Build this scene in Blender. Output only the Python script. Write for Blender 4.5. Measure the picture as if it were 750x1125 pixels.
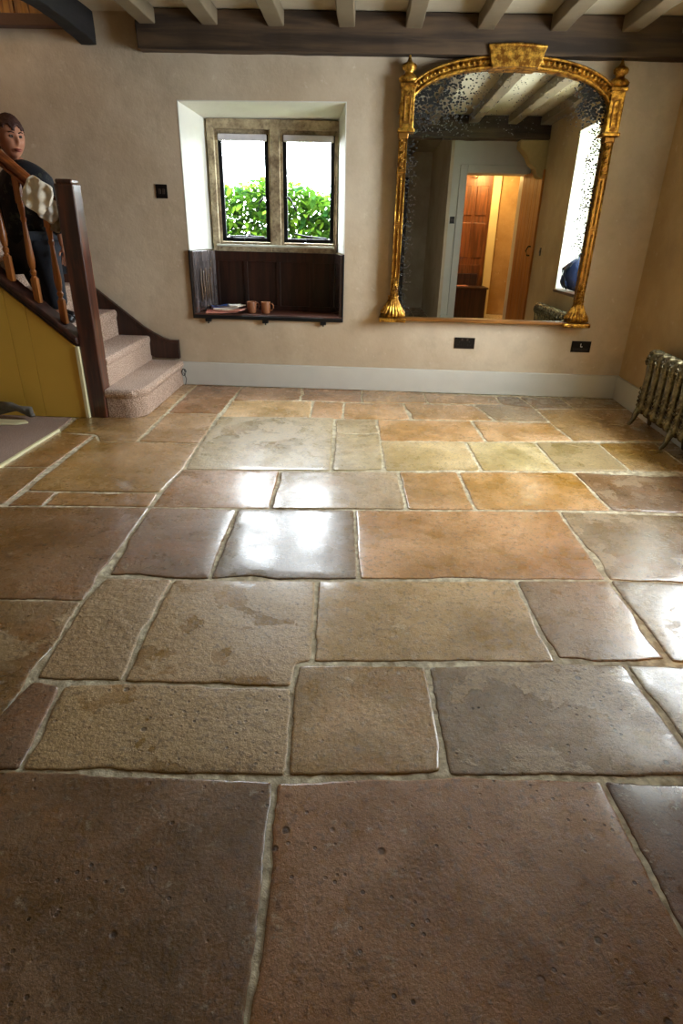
import bpy, bmesh, math, random
from mathutils import Vector, Matrix, noise
from mathutils.geometry import delaunay_2d_cdt
for o in list(bpy.data.objects): bpy.data.objects.remove(o)
sc = bpy.context.scene
C = sc.collection
R = math.radians
random.seed(7)

# ------------------------------------------------------------------ camera
F_PX, PITCH, ROLL, YAW, CAMH = 658.54, 0.45134, 0.025862, -0.029698, 1.2
def axes():
    cy, sy, cp, sp = math.cos(YAW), math.sin(YAW), math.cos(PITCH), math.sin(PITCH)
    f = Vector((sy*cp, cy*cp, -sp)); rt = Vector((cy, -sy, 0)); up = rt.cross(f)
    c, s = math.cos(ROLL), math.sin(ROLL)
    return c*rt + s*up, -s*rt + c*up, f
AX = axes()
cd = bpy.data.cameras.new('camera'); cam = bpy.data.objects.new('camera', cd); C.objects.link(cam)
cd.sensor_fit = 'VERTICAL'; cd.sensor_height = 36; cd.sensor_width = 24; cd.lens = F_PX/1125*36
cd.clip_start = .02
M = Matrix((AX[0], AX[1], -AX[2])).transposed().to_4x4(); M.translation = (0, 0, CAMH)
cam.matrix_world = M; sc.camera = cam
def at(px, py, z=0.0):               # photograph pixel -> point on the level z
    v = (px-375)/F_PX*AX[0] - (py-562.5)/F_PX*AX[1] + AX[2]
    t = (z-CAMH)/v.z
    return Vector((0, 0, CAMH)) + v*t

# ------------------------------------------------------------------ light
sc.view_settings.view_transform = 'Standard'; sc.view_settings.look = 'None'
sc.view_settings.exposure = 0.88; sc.view_settings.gamma = 1.0
sc.view_settings.use_curve_mapping = False
w = bpy.data.worlds.new('sky'); sc.world = w; w.use_nodes = True
bg = w.node_tree.nodes['Background']; bg.inputs[0].default_value = (.86, .94, 1.0, 1)
bg.inputs[1].default_value = 20.0
def area(name, loc, rot, sx, sy, power=0, color=(1, 1, 1), portal=False):
    l = bpy.data.lights.new(name, 'AREA'); l.shape = 'RECTANGLE'; l.size = sx; l.size_y = sy
    l.energy = power; l.color = color
    if portal: l.cycles.is_portal = True
    o = bpy.data.objects.new(name, l); C.objects.link(o); o.location = loc; o.rotation_euler = rot
    return o
area('portal_front', (-.74, 5.16, 1.45), (R(-90), 0, 0), 1.2, 1.1, portal=True)
area('portal_right', (2.36, 3.2, 1.38), (0, R(90), 0), 1.42, 1.36, portal=True)
# overcast daylight comes in through both windows
sc.cycles.use_denoising = True
sc.cycles.max_bounces = 10; sc.cycles.diffuse_bounces = 6; sc.cycles.glossy_bounces = 5
sc.cycles.sample_clamp_indirect = 6
sc.cycles.caustics_reflective = False; sc.cycles.caustics_refractive = False

# ------------------------------------------------------------------ materials
def rgb(h):
    if isinstance(h, str):
        h = h.lstrip('#'); v = [int(h[i:i+2], 16)/255 for i in (0, 2, 4)]
        return tuple(((c+.055)/1.055)**2.4 if c > .04045 else c/12.92 for c in v) + (1,)
    return tuple(h) + (1,)
class N:
    def __init__(s, name):
        s.m = bpy.data.materials.new(name); s.m.use_nodes = True; s.t = s.m.node_tree
        s.b = s.t.nodes['Principled BSDF']; s.tc = s.t.nodes.new('ShaderNodeTexCoord').outputs['Object']
    def n(s, kind, **kw):
        nd = s.t.nodes.new(kind)
        for k, v in kw.items():
            if k.startswith('i_'): s.set(nd.inputs[k[2:]], v)
            elif k.startswith('n') and k[1:].isdigit(): s.set(nd.inputs[int(k[1:])], v)
            else: setattr(nd, k, v)
        return nd
    def set(s, inp, v):
        if hasattr(v, 'links') or isinstance(v, bpy.types.NodeSocket): s.t.links.new(v, inp)
        else: inp.default_value = v
    def noise(s, scale, detail=4, rough=.55, vec=None, dist=0):
        nd = s.n('ShaderNodeTexNoise'); nd.inputs['Scale'].default_value = scale
        nd.inputs['Detail'].default_value = detail; nd.inputs['Roughness'].default_value = rough
        nd.inputs['Distortion'].default_value = dist
        s.t.links.new(vec or s.tc, nd.inputs['Vector']); return nd.outputs['Fac']
    def voro(s, scale, vec=None, rnd=1.0, out='Distance'):
        nd = s.n('ShaderNodeTexVoronoi'); nd.inputs['Scale'].default_value = scale
        nd.inputs['Randomness'].default_value = rnd
        s.t.links.new(vec or s.tc, nd.inputs['Vector']); return nd.outputs[out]
    def math(s, op, a, b=0.0, c=None, clamp=False):
        nd = s.n('ShaderNodeMath', operation=op, use_clamp=clamp)
        s.set(nd.inputs[0], a); s.set(nd.inputs[1], b)
        if c is not None: s.set(nd.inputs[2], c)
        return nd.outputs[0]
    def ramp(s, fac, a, b, lo=0.0, hi=1.0):        # smooth map range
        nd = s.n('ShaderNodeMapRange', interpolation_type='SMOOTHSTEP')
        s.set(nd.inputs[0], fac); s.set(nd.inputs[1], a); s.set(nd.inputs[2], b)
        s.set(nd.inputs[3], lo); s.set(nd.inputs[4], hi); return nd.outputs[0]
    def mix(s, fac, a, b, blend='MIX'):
        nd = s.n('ShaderNodeMix', data_type='RGBA', blend_type=blend)
        s.set(nd.inputs[0], fac); s.set(nd.inputs[6], a); s.set(nd.inputs[7], b); return nd.outputs[2]
    def mapping(s, scale=(1, 1, 1), rot=(0, 0, 0)):
        nd = s.n('ShaderNodeMapping'); nd.inputs['Scale'].default_value = scale
        nd.inputs['Rotation'].default_value = rot
        s.t.links.new(s.tc, nd.inputs['Vector']); return nd.outputs[0]
    def bump(s, h, dist=1.0, strength=1.0):
        nd = s.n('ShaderNodeBump'); nd.inputs['Distance'].default_value = dist
        nd.inputs['Strength'].default_value = strength
        s.set(nd.inputs['Height'], h); s.t.links.new(nd.outputs[0], s.b.inputs['Normal'])
    def out(s, col=None, rough=None, metal=None, spec=None):
        if col is not None: s.set(s.b.inputs['Base Color'], col)
        if rough is not None: s.set(s.b.inputs['Roughness'], rough)
        if metal is not None: s.set(s.b.inputs['Metallic'], metal)
        if spec is not None: s.b.inputs['Specular IOR Level'].default_value = spec
        return s.m
def plain(name, col, rough=.6, metal=0.0, bump=0.0, scale=40, var=.15):
    m = N(name); c = rgb(col)
    f = m.noise(scale, 4)
    d = tuple(x*(1-var) for x in c[:3]) + (1,); l = tuple(min(1, x*(1+var)) for x in c[:3]) + (1,)
    if bump: m.bump(f, bump)
    return m.out(m.mix(f, d, l), rough, metal)
def wood(name, col, dark, rough=.4, axis='z', scale=1.0, bump=.0006, coat=0):
    m = N(name)
    sc_ = {'x': (2, 28, 28), 'y': (28, 2, 28), 'z': (28, 28, 2)}[axis]
    v = m.mapping(tuple(k*scale for k in sc_))
    g = m.noise(1.0, 6, .6, v, .6); g2 = m.noise(3, 3)
    c = m.mix(m.ramp(g, .35, .68), rgb(dark), rgb(col))
    c = m.mix(m.ramp(g2, .35, .7, 0, .35), c, rgb(dark))
    m.bump(g, bump)
    if coat: m.b.inputs['Coat Weight'].default_value = coat; m.b.inputs['Coat Roughness'].default_value = .16
    return m.out(c, rough)

def mat_plaster(name, col, col2, tint=.5):
    m = N(name)
    a = m.noise(1.3, 5, .6); b = m.noise(5, 6, .65); c = m.noise(60, 3)
    col_ = m.mix(m.ramp(a, .35, .65), rgb(col), rgb(col2))
    col_ = m.mix(m.ramp(b, .45, .75, 0, tint*.5), col_, rgb('#8d8069'))
    col_ = m.mix(m.ramp(m.noise(14, 6, .7), .6, .72, 0, .35), col_, rgb('#e6dfcd'))
    h = m.math('ADD', m.math('MULTIPLY', m.noise(4, 5, .6), .018), m.math('MULTIPLY', c, .0012))
    m.bump(h, 1.0, .55)
    return m.out(col_, .78, spec=.25)
PLASTER = mat_plaster('lime_plaster', '#d0c2aa', '#bcab92')
PLASTER_R = mat_plaster('warm_plaster', '#c6ae84', '#b49a70')
REVEAL = mat_plaster('white_limewash', '#e6e6dc', '#dcdcd2', .2)
CEIL = mat_plaster('ceiling_plaster', '#c9c2ae', '#bab29d', .2)
PAINT_GREY = plain('pale_grey_paint', '#c9cac2', .5, 0, .0012, 9, .07)
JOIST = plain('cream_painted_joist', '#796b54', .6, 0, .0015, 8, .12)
OLDBEAM = wood('grey_old_oak', '#5a4630', '#2a1e12', .75, 'x', .5, .004)
BLACKBEAM = wood('black_oak', '#171213', '#080606', .8, 'y', .6, .003)
DARKWOOD = wood('dark_varnished_oak', '#4a2a1e', '#24130e', .33, 'z')
NEWEL = wood('newel_oak', '#6e3820', '#34190f', .3, 'z', 1, .0006, 1)
SEATWOOD = wood('seat_panel_oak', '#3a1d14', '#1c0e0a', .38, 'z')
PINE = wood('orange_pine', '#c47c34', '#93541f', .35, 'z')
PINE_X = wood('orange_pine_rail', '#9a5527', '#5f3015', .33, 'x', .7)
YELLOW = plain('mustard_gloss_paint', '#e6bd50', .45, 0, .0008, 5, .06)
CREAM = plain('cream_gloss_paint', '#e9e2b5', .4, 0, 0, 10, .04)
IRON = plain('black_iron', '#14171a', .4, .3, .0004, 60)
STONEFRAME = None
def m_stone():
    m = N('mullion_stone'); a = m.noise(9, 6, .65); b = m.noise(45, 4)
    c = m.mix(m.ramp(a, .35, .68), rgb('#85745a'), rgb('#c4b493'))
    c = m.mix(m.ramp(b, .5, .7, 0, .5), c, rgb('#574b3c'))
    m.bump(m.math('ADD', m.math('MULTIPLY', a, .008), m.math('MULTIPLY', b, .003)))
    return m.out(c, .8)
STONEFRAME = m_stone()
def m_carpet(name, col, d):
    m = N(name); a = m.noise(150, 3); b = m.noise(7, 3)
    c = m.mix(m.ramp(a, .38, .62), rgb(d), rgb(col))
    c = m.mix(m.ramp(b, .3, .7, 0, .2), c, rgb(d))
    m.bump(a, .006)
    m.b.inputs['Sheen Weight'].default_value = .15
    return m.out(c, .95, spec=.1)
CARPET = m_carpet('dusty_pink_carpet', '#e0c6b0', '#8f715e')
CARPET2 = m_carpet('floor_carpet', '#b89a84', '#8b6f5e')
def m_gilt():
    m = N('old_gilt'); a = m.noise(25, 5, .65); b = m.noise(120, 3)
    c = m.mix(m.ramp(a, .38, .66), rgb('#7a4d14'), rgb('#f0bd52'))
    c = m.mix(m.ramp(b, .55, .75, 0, .6), c, rgb('#3a220c'))
    m.bump(m.math('ADD', m.math('MULTIPLY', a, .002), m.math('MULTIPLY', b, .0012)))
    return m.out(c, m.ramp(a, .3, .7, .5, .28), .85)
GILT = m_gilt()
GILT_DARK = plain('dark_gilt', '#9c6c28', .4, .7, .001, 60, .35)  # darker gilt for pilasters, back board and panel beads
def m_mirror():
    m = N('foxed_mirror_glass')
    sep = m.n('ShaderNodeSeparateXYZ'); m.t.links.new(m.tc, sep.inputs[0])
    x, z = sep.outputs[0], sep.outputs[2]
    # foxing: strongest in the top-left and top-right corners and down both edges
    big = m.noise(3.2, 4, .6)
    n1 = m.voro(58, m.mapping((1, 1, 1.35), (0, R(30), 0))); n2 = m.noise(110, 3, .6); n3 = m.noise(7, 4, .6)
    topm = m.ramp(z, 1.08, 1.40)
    lft = m.ramp(x, -.62, -.05, 1.0, .25); rgt = m.ramp(x, .30, .50)
    top = m.math('MULTIPLY', topm, m.math('MAXIMUM', lft, rgt))
    redge = m.math('MULTIPLY', m.ramp(x, .46, .56, 0, .95), m.ramp(z, .35, .6, .2, 1)); ledge = m.ramp(x, -.64, -.55, .8, 0)
    dens = m.math('MAXIMUM', m.math('MULTIPLY', top, 1.7), m.math('MAXIMUM', redge, ledge))
    dens = m.math('ADD', dens, m.math('MULTIPLY', m.math('SUBTRACT', n3, .5), .7))
    rr = m.math('ADD', m.math('MULTIPLY', dens, .42), m.math('MULTIPLY', m.math('SUBTRACT', n2, .5), .5))
    f = m.ramp(m.math('SUBTRACT', n1, rr), -.02, .04, 1, 0)
    f = m.math('MULTIPLY', f, m.ramp(dens, .12, .3))
    streak = m.ramp(m.noise(40, 3, .6, m.mapping((1, 1, 5))), .66, .74)
    band = m.math('MULTIPLY', m.ramp(m.math('ABSOLUTE', m.math('SUBTRACT', z, .70)), .0, .06, 1, 0), streak)
    f = m.math('MAXIMUM', f, m.math('MULTIPLY', band, .7))
    col = m.mix(f, (.74, .77, .72, 1), (.018, .018, .016, 1))
    m.set(m.b.inputs['Specular IOR Level'], .08)
    return m.out(col, m.math('MULTIPLY', f, .5), m.math('SUBTRACT', 1.0, f))
MIRROR = m_mirror()
def m_radiator():
    m = N('patinated_cast_iron'); a = m.voro(55, out='Distance'); b = m.noise(14, 5, .6)
    c = m.mix(m.ramp(b, .35, .65), rgb('#4b4433'), rgb('#8a8060'))
    c = m.mix(m.ramp(a, .1, .5, .55, 0), c, rgb('#2a251b'))
    m.bump(m.math('ADD', m.math('MULTIPLY', a, .0025), m.math('MULTIPLY', b, .002)))
    return m.out(c, .27, .6)
RADM = m_radiator()
def m_glass():
    m = N('window_glass'); m.b.inputs['Transmission Weight'].default_value = 1
    m.b.inputs['IOR'].default_value = 1.0
    g = m.t.nodes.new('ShaderNodeBsdfTransparent'); gl = m.t.nodes.new('ShaderNodeBsdfGlossy')
    gl.inputs['Roughness'].default_value = .02
    mx = m.t.nodes.new('ShaderNodeMixShader'); mx.inputs[0].default_value = .05
    m.t.links.new(g.outputs[0], mx.inputs[1]); m.t.links.new(gl.outputs[0], mx.inputs[2])
    m.t.links.new(mx.outputs[0], m.t.nodes['Material Output'].inputs[0]); return m.m
GLASS = m_glass()
def m_leaf():
    m = N('laurel_leaf'); oi = m.n('ShaderNodeNewGeometry')
    rnd = oi.outputs['Random Per Island']
    c = m.mix(m.ramp(rnd, .2, .95), (.010, .055, .014, 1), (.15, .30, .03, 1))
    m.b.inputs['Transmission Weight'].default_value = 0
    tr = m.n('ShaderNodeBsdfTranslucent'); m.set(tr.inputs[0], m.mix(.5, c, (.12, .30, .02, 1)))
    mx = m.n('ShaderNodeMixShader'); mx.inputs[0].default_value = .3
    m.out(c, .8, spec=.04)
    m.t.links.new(m.b.outputs[0], mx.inputs[1]); m.t.links.new(tr.outputs[0], mx.inputs[2])
    m.t.links.new(mx.outputs[0], m.t.nodes['Material Output'].inputs[0]); return m.m
LEAF = m_leaf()
def m_flag():
    m = N('worn_flagstone')
    at1 = m.n('ShaderNodeAttribute', attribute_name='tone'); at2 = m.n('ShaderNodeAttribute', attribute_name='wear')
    sep = m.n('ShaderNodeSeparateColor'); m.t.links.new(at2.outputs['Color'], sep.inputs[0])
    flake_k, pit_k, seed = sep.outputs[0], sep.outputs[1], sep.outputs[2]
    add = m.n('ShaderNodeVectorMath', operation='ADD'); cmb = m.n('ShaderNodeCombineXYZ')
    m.set(cmb.inputs[2], m.math('MULTIPLY', seed, 40.0))
    m.t.links.new(m.tc, add.inputs[0]); m.t.links.new(cmb.outputs[0], add.inputs[1])
    v = add.outputs[0]
    big = m.noise(2.2, 4, .55, v, .5); mid = m.noise(9, 6, .62, v); fine = m.noise(70, 5, .65, v); grit = m.noise(320, 2, .6, v)
    tone = at1.outputs['Color']
    hsv = m.n('ShaderNodeHueSaturation', i_Color=tone, i_Value=1.35, i_Saturation=.80)
    lit = hsv.outputs[0]  # paler variant of the stone's own tone, spread by noise
    hsv2 = m.n('ShaderNodeHueSaturation', i_Color=tone, i_Value=.62, i_Saturation=1.08)
    c = m.mix(m.ramp(big, .36, .66), hsv2.outputs[0], lit)
    c = m.mix(m.ramp(mid, .4, .7, 0, .5), c, tone)
    # rust-orange bloom
    c = m.mix(m.ramp(m.noise(3.1, 3, .5, v, 1.0), .5, .72, 0, .45), c, m.mix(.5, tone, rgb('#b87434')))
    # flaked skin: paler rough layer with a crisp broken edge
    fl = m.math('SUBTRACT', m.math('ADD', m.noise(3.6, 7, .62, v, .3), m.math('MULTIPLY', flake_k, .42)), .36)
    flm = m.ramp(fl, .42, .44)
    c = m.mix(m.math('MULTIPLY', flm, .75), c, m.mix(.6, tone, rgb('#c9ae80')))
    # dark grit and pale scuffs
    c = m.mix(m.ramp(fine, .52, .64, 0, .7), c, m.mix(.75, tone, rgb('#20150d')))
    c = m.mix(m.ramp(m.noise(33, 6, .75, v), .58, .68, 0, .42), c, rgb('#e0d3b4'))
    c = m.mix(m.ramp(grit, .48, .62, 0, .5), c, m.mix(.6, tone, rgb('#1a120c')))
    # pits
    vz = m.voro(13, v); vz2 = m.voro(34, v)
    gate = m.ramp(m.noise(4.0, 3, .5, v), .47, .6)
    p1 = m.math('MULTIPLY', m.ramp(m.math('ADD', vz, m.math('MULTIPLY', mid, .12)), .13, .19, 1, 0), m.math('MULTIPLY', gate, pit_k))
    p2 = m.math('MULTIPLY', m.ramp(m.math('ADD', vz2, m.math('MULTIPLY', fine, .14)), .17, .25, 1, 0), m.math('MULTIPLY', pit_k, m.ramp(m.noise(6, 3, .5, v), .42, .6)))
    pit = m.math('MAXIMUM', p1, p2)
    c = m.mix(m.math('MULTIPLY', pit, .75), c, rgb('#21160f'))
    h = m.math('MULTIPLY', big, .020)
    h = m.math('ADD', h, m.math('MULTIPLY', mid, .0075))
    h = m.math('ADD', h, m.math('MULTIPLY', fine, .0026))
    h = m.math('ADD', h, m.math('MULTIPLY', grit, .0006))
    crack = m.ramp(m.math('ABSOLUTE', m.math('SUBTRACT', m.noise(1.9, 5, .6, v, .6), .5)), 0, .006, 1, 0)
    h = m.math('SUBTRACT', h, m.math('MULTIPLY', crack, m.math('MULTIPLY', gate, .0006)))
    h = m.math('ADD', h, m.math('MULTIPLY', m.noise(150, 5, .8, v), .0030))
    rough_l = m.math('MULTIPLY', m.noise(24, 6, .7, v), m.math('MULTIPLY', flm, .012))
    h = m.math('ADD', h, rough_l)
    h = m.math('ADD', h, m.math('MULTIPLY', flm, -.0050))
    h = m.math('SUBTRACT', h, m.math('MULTIPLY', pit, .005))
    m.bump(h, 1.0, .75)
    r = m.math('ADD', m.ramp(mid, .3, .7, .22, .38), m.math('MULTIPLY', flm, .12))
    m.b.inputs['Coat Weight'].default_value = .8; m.b.inputs['Coat IOR'].default_value = 1.6
    m.set(m.b.inputs['Coat Roughness'], m.math('ADD', m.ramp(mid, .3, .7, .16, .30), m.math('MULTIPLY', flm, .15)))
    return m.out(c, r, spec=.42)
FLAG = m_flag()
def m_grout():
    m = N('lime_grout'); a = m.noise(30, 5, .6); b = m.noise(2, 3)
    c = m.mix(m.ramp(a, .35, .7), rgb('#a99a7a'), rgb('#efe6c8'))
    c = m.mix(m.ramp(b, .5, .7, 0, .35), c, rgb('#8a7a5e'))
    m.bump(a, .008)
    return m.out(c, .8)
GROUT = m_grout()

# ------------------------------------------------------------------ mesh helpers
def obj(name, bm, mat, parent=None, smooth=False, label=None, bevel=0.0, seg=2):
    me = bpy.data.meshes.new(name); bmesh.ops.recalc_face_normals(bm, faces=bm.faces[:]) if smooth != 'keep' else None
    bm.to_mesh(me); bm.free(); me.materials.append(mat)
    o = bpy.data.objects.new(name, me); C.objects.link(o)
    if parent: o.parent = parent
    if smooth:
        for p in me.polygons: p.use_smooth = True
    if label: o['label'] = label
    if bevel:
        b = o.modifiers.new('bevel', 'BEVEL'); b.width = bevel; b.segments = seg; b.limit_method = 'ANGLE'; b.angle_limit = R(40)
    return o
def tag(o, label, cat, group=None):
    o['label'] = label; o['category'] = cat
    if group: o['group'] = group
    return o
def struct(o): o['kind'] = 'structure'; return o
def thing(name, label, cat, loc=(0, 0, 0), rz=0, group=None):
    o = bpy.data.objects.new(name, None); C.objects.link(o); o.location = loc; o.rotation_euler = (0, 0, rz)
    o.empty_display_size = .05
    return tag(o, label, cat, group)
def sroot(name, loc=(0, 0, 0)):
    o = bpy.data.objects.new(name, None); C.objects.link(o); o.location = loc; return struct(o)
def box(bm, x0, x1, y0, y1, z0, z1, mat=None):
    vs = [bm.verts.new(p) for p in ((x0, y0, z0), (x1, y0, z0), (x1, y1, z0), (x0, y1, z0), (x0, y0, z1), (x1, y0, z1), (x1, y1, z1), (x0, y1, z1))]
    for f in ((0, 3, 2, 1), (4, 5, 6, 7), (0, 1, 5, 4), (1, 2, 6, 5), (2, 3, 7, 6), (3, 0, 4, 7)):
        bm.faces.new([vs[i] for i in f])
    if mat is not None: bmesh.ops.transform(bm, matrix=mat, verts=vs)
    return vs
def BX(*a, **k):
    bm = bmesh.new(); box(bm, *a, **k); return bm
def prism(bm, pts, axis, a, b):       # closed outline pts (2D) swept along axis from a to b
    def P(u, v, t): return {'x': (t, u, v), 'y': (u, t, v), 'z': (u, v, t)}[axis]
    A = [bm.verts.new(P(u, v, a)) for u, v in pts]; B = [bm.verts.new(P(u, v, b)) for u, v in pts]
    n = len(pts); bm.faces.new(A); bm.faces.new(B[::-1])
    for i in range(n): bm.faces.new((A[i], B[i], B[(i+1) % n], A[(i+1) % n]))
    return A + B
def lathe(bm, prof, seg=24, loc=(0, 0, 0), mat=None, sx=1, sy=1):
    rings = []
    for r, z in prof:
        rings.append([bm.verts.new((loc[0]+sx*r*math.cos(2*math.pi*i/seg), loc[1]+sy*r*math.sin(2*math.pi*i/seg), loc[2]+z)) for i in range(seg)])
    for a, b in zip(rings, rings[1:]):
        for i in range(seg): bm.faces.new((a[i], a[(i+1) % seg], b[(i+1) % seg], b[i]))
    bm.faces.new(rings[0][::-1]); bm.faces.new(rings[-1])
    vs = [v for r in rings for v in r]
    if mat is not None: bmesh.ops.transform(bm, matrix=mat, verts=vs)
    return vs
def tube(bm, pts, r, seg=10):
    pts = [Vector(p) for p in pts]; rr = r if isinstance(r, (list, tuple)) else [r]*len(pts)
    rings = []; up = Vector((0, 0, 1))
    for i, p in enumerate(pts):
        t = (pts[min(i+1, len(pts)-1)]-pts[max(i-1, 0)]).normalized()
        a = t.cross(up if abs(t.dot(up)) < .95 else Vector((1, 0, 0))).normalized(); b = t.cross(a)
        rings.append([bm.verts.new(p+rr[i]*(math.cos(2*math.pi*k/seg)*a+math.sin(2*math.pi*k/seg)*b)) for k in range(seg)])
    for a, b in zip(rings, rings[1:]):
        for i in range(seg): bm.faces.new((a[i], a[(i+1) % seg], b[(i+1) % seg], b[i]))
    bm.faces.new(rings[0][::-1]); bm.faces.new(rings[-1])
def ball(bm, c, r, sx=1, sy=1, sz=1, sub=2):
    g = bmesh.ops.create_icosphere(bm, subdivisions=sub, radius=r)
    bmesh.ops.transform(bm, matrix=Matrix.Translation(c) @ Matrix.Diagonal((sx, sy, sz, 1)), verts=g['verts']); return g['verts']
def copy_tree(o, parent=None):
    c = o.copy(); C.objects.link(c)
    if parent: c.parent = parent
    for ch in o.children: copy_tree(ch, c)
    return c

# ------------------------------------------------------------------ room shell
YW, XW = 4.72, 1.98            # back wall face, right wall face
ZC = 2.36
# back wall with the window recess (splayed reveals)
bm = bmesh.new()
H0 = [(-1.30, .525), (-.17, .525), (-.18, 1.905), (-1.30, 1.895)]         # hole at the room face
H1 = [(-1.185, .54), (-.238, .54), (-.245, 1.84), (-1.185, 1.83)]         # at the window
fr = [bm.verts.new((x, YW, z)) for x, z in H0]; bk = [bm.verts.new((x, 5.16, z)) for x, z in H1]
OUT = [(-4.5, -.1), (2.4, -.1), (2.4, 4.4), (-4.5, 4.4)]
of = [bm.verts.new((x, YW, z)) for x, z in OUT]; ob = [bm.verts.new((x, 5.16, z)) for x, z in OUT]
for i in range(4):
    j = (i+1) % 4
    bm.faces.new((of[i], of[j], fr[j], fr[i])); bm.faces.new((ob[j], ob[i], bk[i], bk[j]))
    bm.faces.new((of[j], of[i], ob[i], ob[j]))
wb = obj('wall_back', bm, PLASTER, smooth=False); struct(wb)
bm = bmesh.new()                                           # limewashed lining of the recess above the seat
a = [(-1.298, .985), (-1.298, 1.893), (-.182, 1.903), (-.172, .985)]
b = [(-1.184, .985), (-1.184, 1.828), (-.247, 1.838), (-.240, .985)]
A = [bm.verts.new((x, YW-.002, z)) for x, z in a]; B = [bm.verts.new((x, 5.06, z)) for x, z in b]
A2 = [bm.verts.new((x-(.006 if x < -.7 else -.006), YW-.002, z+(.006 if z > 1.5 else 0))) for x, z in a]
B2 = [bm.verts.new((x-(.006 if x < -.7 else -.006), 5.06, z+(.006 if z > 1.5 else 0))) for x, z in b]
for i in range(3):
    bm.faces.new((A[i], B[i], B[i+1], A[i+1])); bm.faces.new((A2[i], A2[i+1], B2[i+1], B2[i]))
    bm.faces.new((A[i], A[i+1], A2[i+1], A2[i])); bm.faces.new((B[i], B2[i], B2[i+1], B[i+1]))
o = struct(obj('trim_1', bm, REVEAL)); o['label'] = 'white limewashed reveal of the window recess'

def wall_box(name, mat, parts):
    bm = bmesh.new()
    for p in parts: box(bm, *p)
    return struct(obj(name, bm, mat))
# right wall with the second window: opening y 2.25..3.80, z .66..2.05
WY0, WY1, WZ0, WZ1 = 2.55, 3.86, .66, 2.08
wall_box('wall_right', PLASTER_R, [(XW, 2.4, .49, WY0, 0, 4.4), (XW, 2.4, WY1, YW, 0, 4.4), (XW, 2.4, WY0, WY1, 0, WZ0), (XW, 2.4, WY0, WY1, WZ1, 4.4)])
wall_box('wall_left', PLASTER, [(-4.85, -4.4, -1.8, YW, 0, 4.4)])
wall_box('wall_front', PLASTER, [(-4.85, 1.0, -2.1, -1.8, 0, 4.4), (1.0, 3.6, -2.1, -1.8, 0, 4.4)])
# doorway wall, a nib of wall at the right behind the photographer; the doorway leads to a lamp-lit room
wall_box('wall_door', PAINT_GREY, [(1.02, 1.20, .47, .74, 0, ZC), (1.92, XW, .47, .74, 0, ZC), (1.20, 1.92, .47, .74, 1.86, ZC)])
wall_box('wall_passage', PLASTER, [(.98, 1.02, -1.8, .74, 0, ZC+.1)])
wall_box('wall_far_room', mat_plaster('lamp_lit_stone', '#cdb283', '#a98a5c'), [(3.4, 3.6, -1.8, .49, 0, 2.6), (1.02, 3.4, -1.3, -1.1, 0, 2.6), (XW, 3.4, .47, .49, 0, 2.6)])
# ceilings
bm = bmesh.new()
box(bm, -1.80, 2.4, -1.8, YW, ZC, ZC+.12); box(bm, -4.5, -1.80, -1.8, 3.55, ZC, ZC+.12)
box(bm, 2.4, 3.6, -1.8, .74, ZC, ZC+.12); box(bm, -4.5, 2.4, -1.8, YW, 4.3, 4.4)
struct(obj('ceiling', bm, CEIL))
# baseboards
def bb(name, pts, axis_boxes):
    bm = bmesh.new()
    for b_ in axis_boxes: box(bm, *b_)
    return struct(obj(name, bm, PAINT_GREY, bevel=.006))
bb('baseboard_back', 0, [(-1.435, XW, YW-.028, YW, 0, .178)])
bb('baseboard_right', 0, [(XW-.025, XW, .76, YW-.028, 0, .175)])
bb('baseboard_door', 0, [(1.02, 1.11, .74, .765, 0, .17)])

# floor ------------------------------------------------------------
bm = bmesh.new(); box(bm, -4.85, 3.6, -2.1, 5.16, -.12, -.0045)
floor = struct(obj('floor', bm, GROUT))
def L(*p): return [at(*q) if len(q) == 2 else Vector((q[0], q[1], 0)) for q in p]
YR = {k: at(750, k)[1] for k in (449, 485, 518, 561, 637, 727, 853)}
YL = {k: at(0, k)[1] for k in (512, 556, 657, 846)}
def yr(py): return at(740, py)[1]
XR = XW+.0
ST = []      # (points, tone, flake, pit)
def S(tone, fl, pit, *p): ST.append((L(*p), tone, fl, pit))
# --- far rows
S('#9a6c40', .2, .3, (266, 425), (332, 426), (330, 439.5), (255, 440))
S('#96683e', .2, .3, (332, 426), (397.5, 428), (397.5, 442), (344, 440), (330, 439.5))
S('#a37a4e', .2, .2, (397.5, 428), (465, 431), (470, 443), (397.5, 442))
S('#a0774c', .3, .2, (465, 431), (543, 435), (551, 444), (470, 443))
S('#7d6248', .3, .3, (543, 435), (570, 436), (588, 449), (551, 444))
S('#7c6145', .3, .2, (570, 436), (615, 437), (631, 449), (588, 449))
S('#8a6e4a', .2, .2, (615, 437), (685, 438), (700, 449), (631, 449))
S('#c49a66', .2, .2, (255, 440), (344, 440), (340, 459), (241, 458.5))
S('#b58557', .2, .2, (344, 440), (378, 442), (376, 460), (340, 459))
S('#b98a5a', .2, .2, (378, 442), (443, 443), (451, 460.5), (413, 460.5), (376, 460))
S('#b18352', .2, .3, (443, 443), (520, 444.5), (544.5, 462), (451, 460.5))
S('#8e7458', .5, .3, (520, 444.5), (551, 444), (588, 449), (604, 464), (544.5, 462))
S('#a07c4e', .2, .2, (588, 449), (730, 450), (784, 485), (630, 484.5), (604, 464))
S('#a58f70', .6, .1, (241, 458.5), (367, 460), (364, 517), (201, 516), (224, 481))
S('#ae977a', .3, .1, (367, 460), (413, 460.5), (417, 476), (368, 476))
S('#b09a7c', .4, .1, (368, 476), (417, 476), (422.5, 517), (364, 517))
S('#c08e58', .15, .2, (413, 460.5), (518, 462), (533.5, 485), (417, 484), (415, 472))
S('#bd8e5c', .2, .1, (518, 462), (604, 464), (630, 484.5), (533.5, 485))
S('#bfa276', .35, .1, (417, 484), (511, 485), (529, 517), (422.5, 517))
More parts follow.
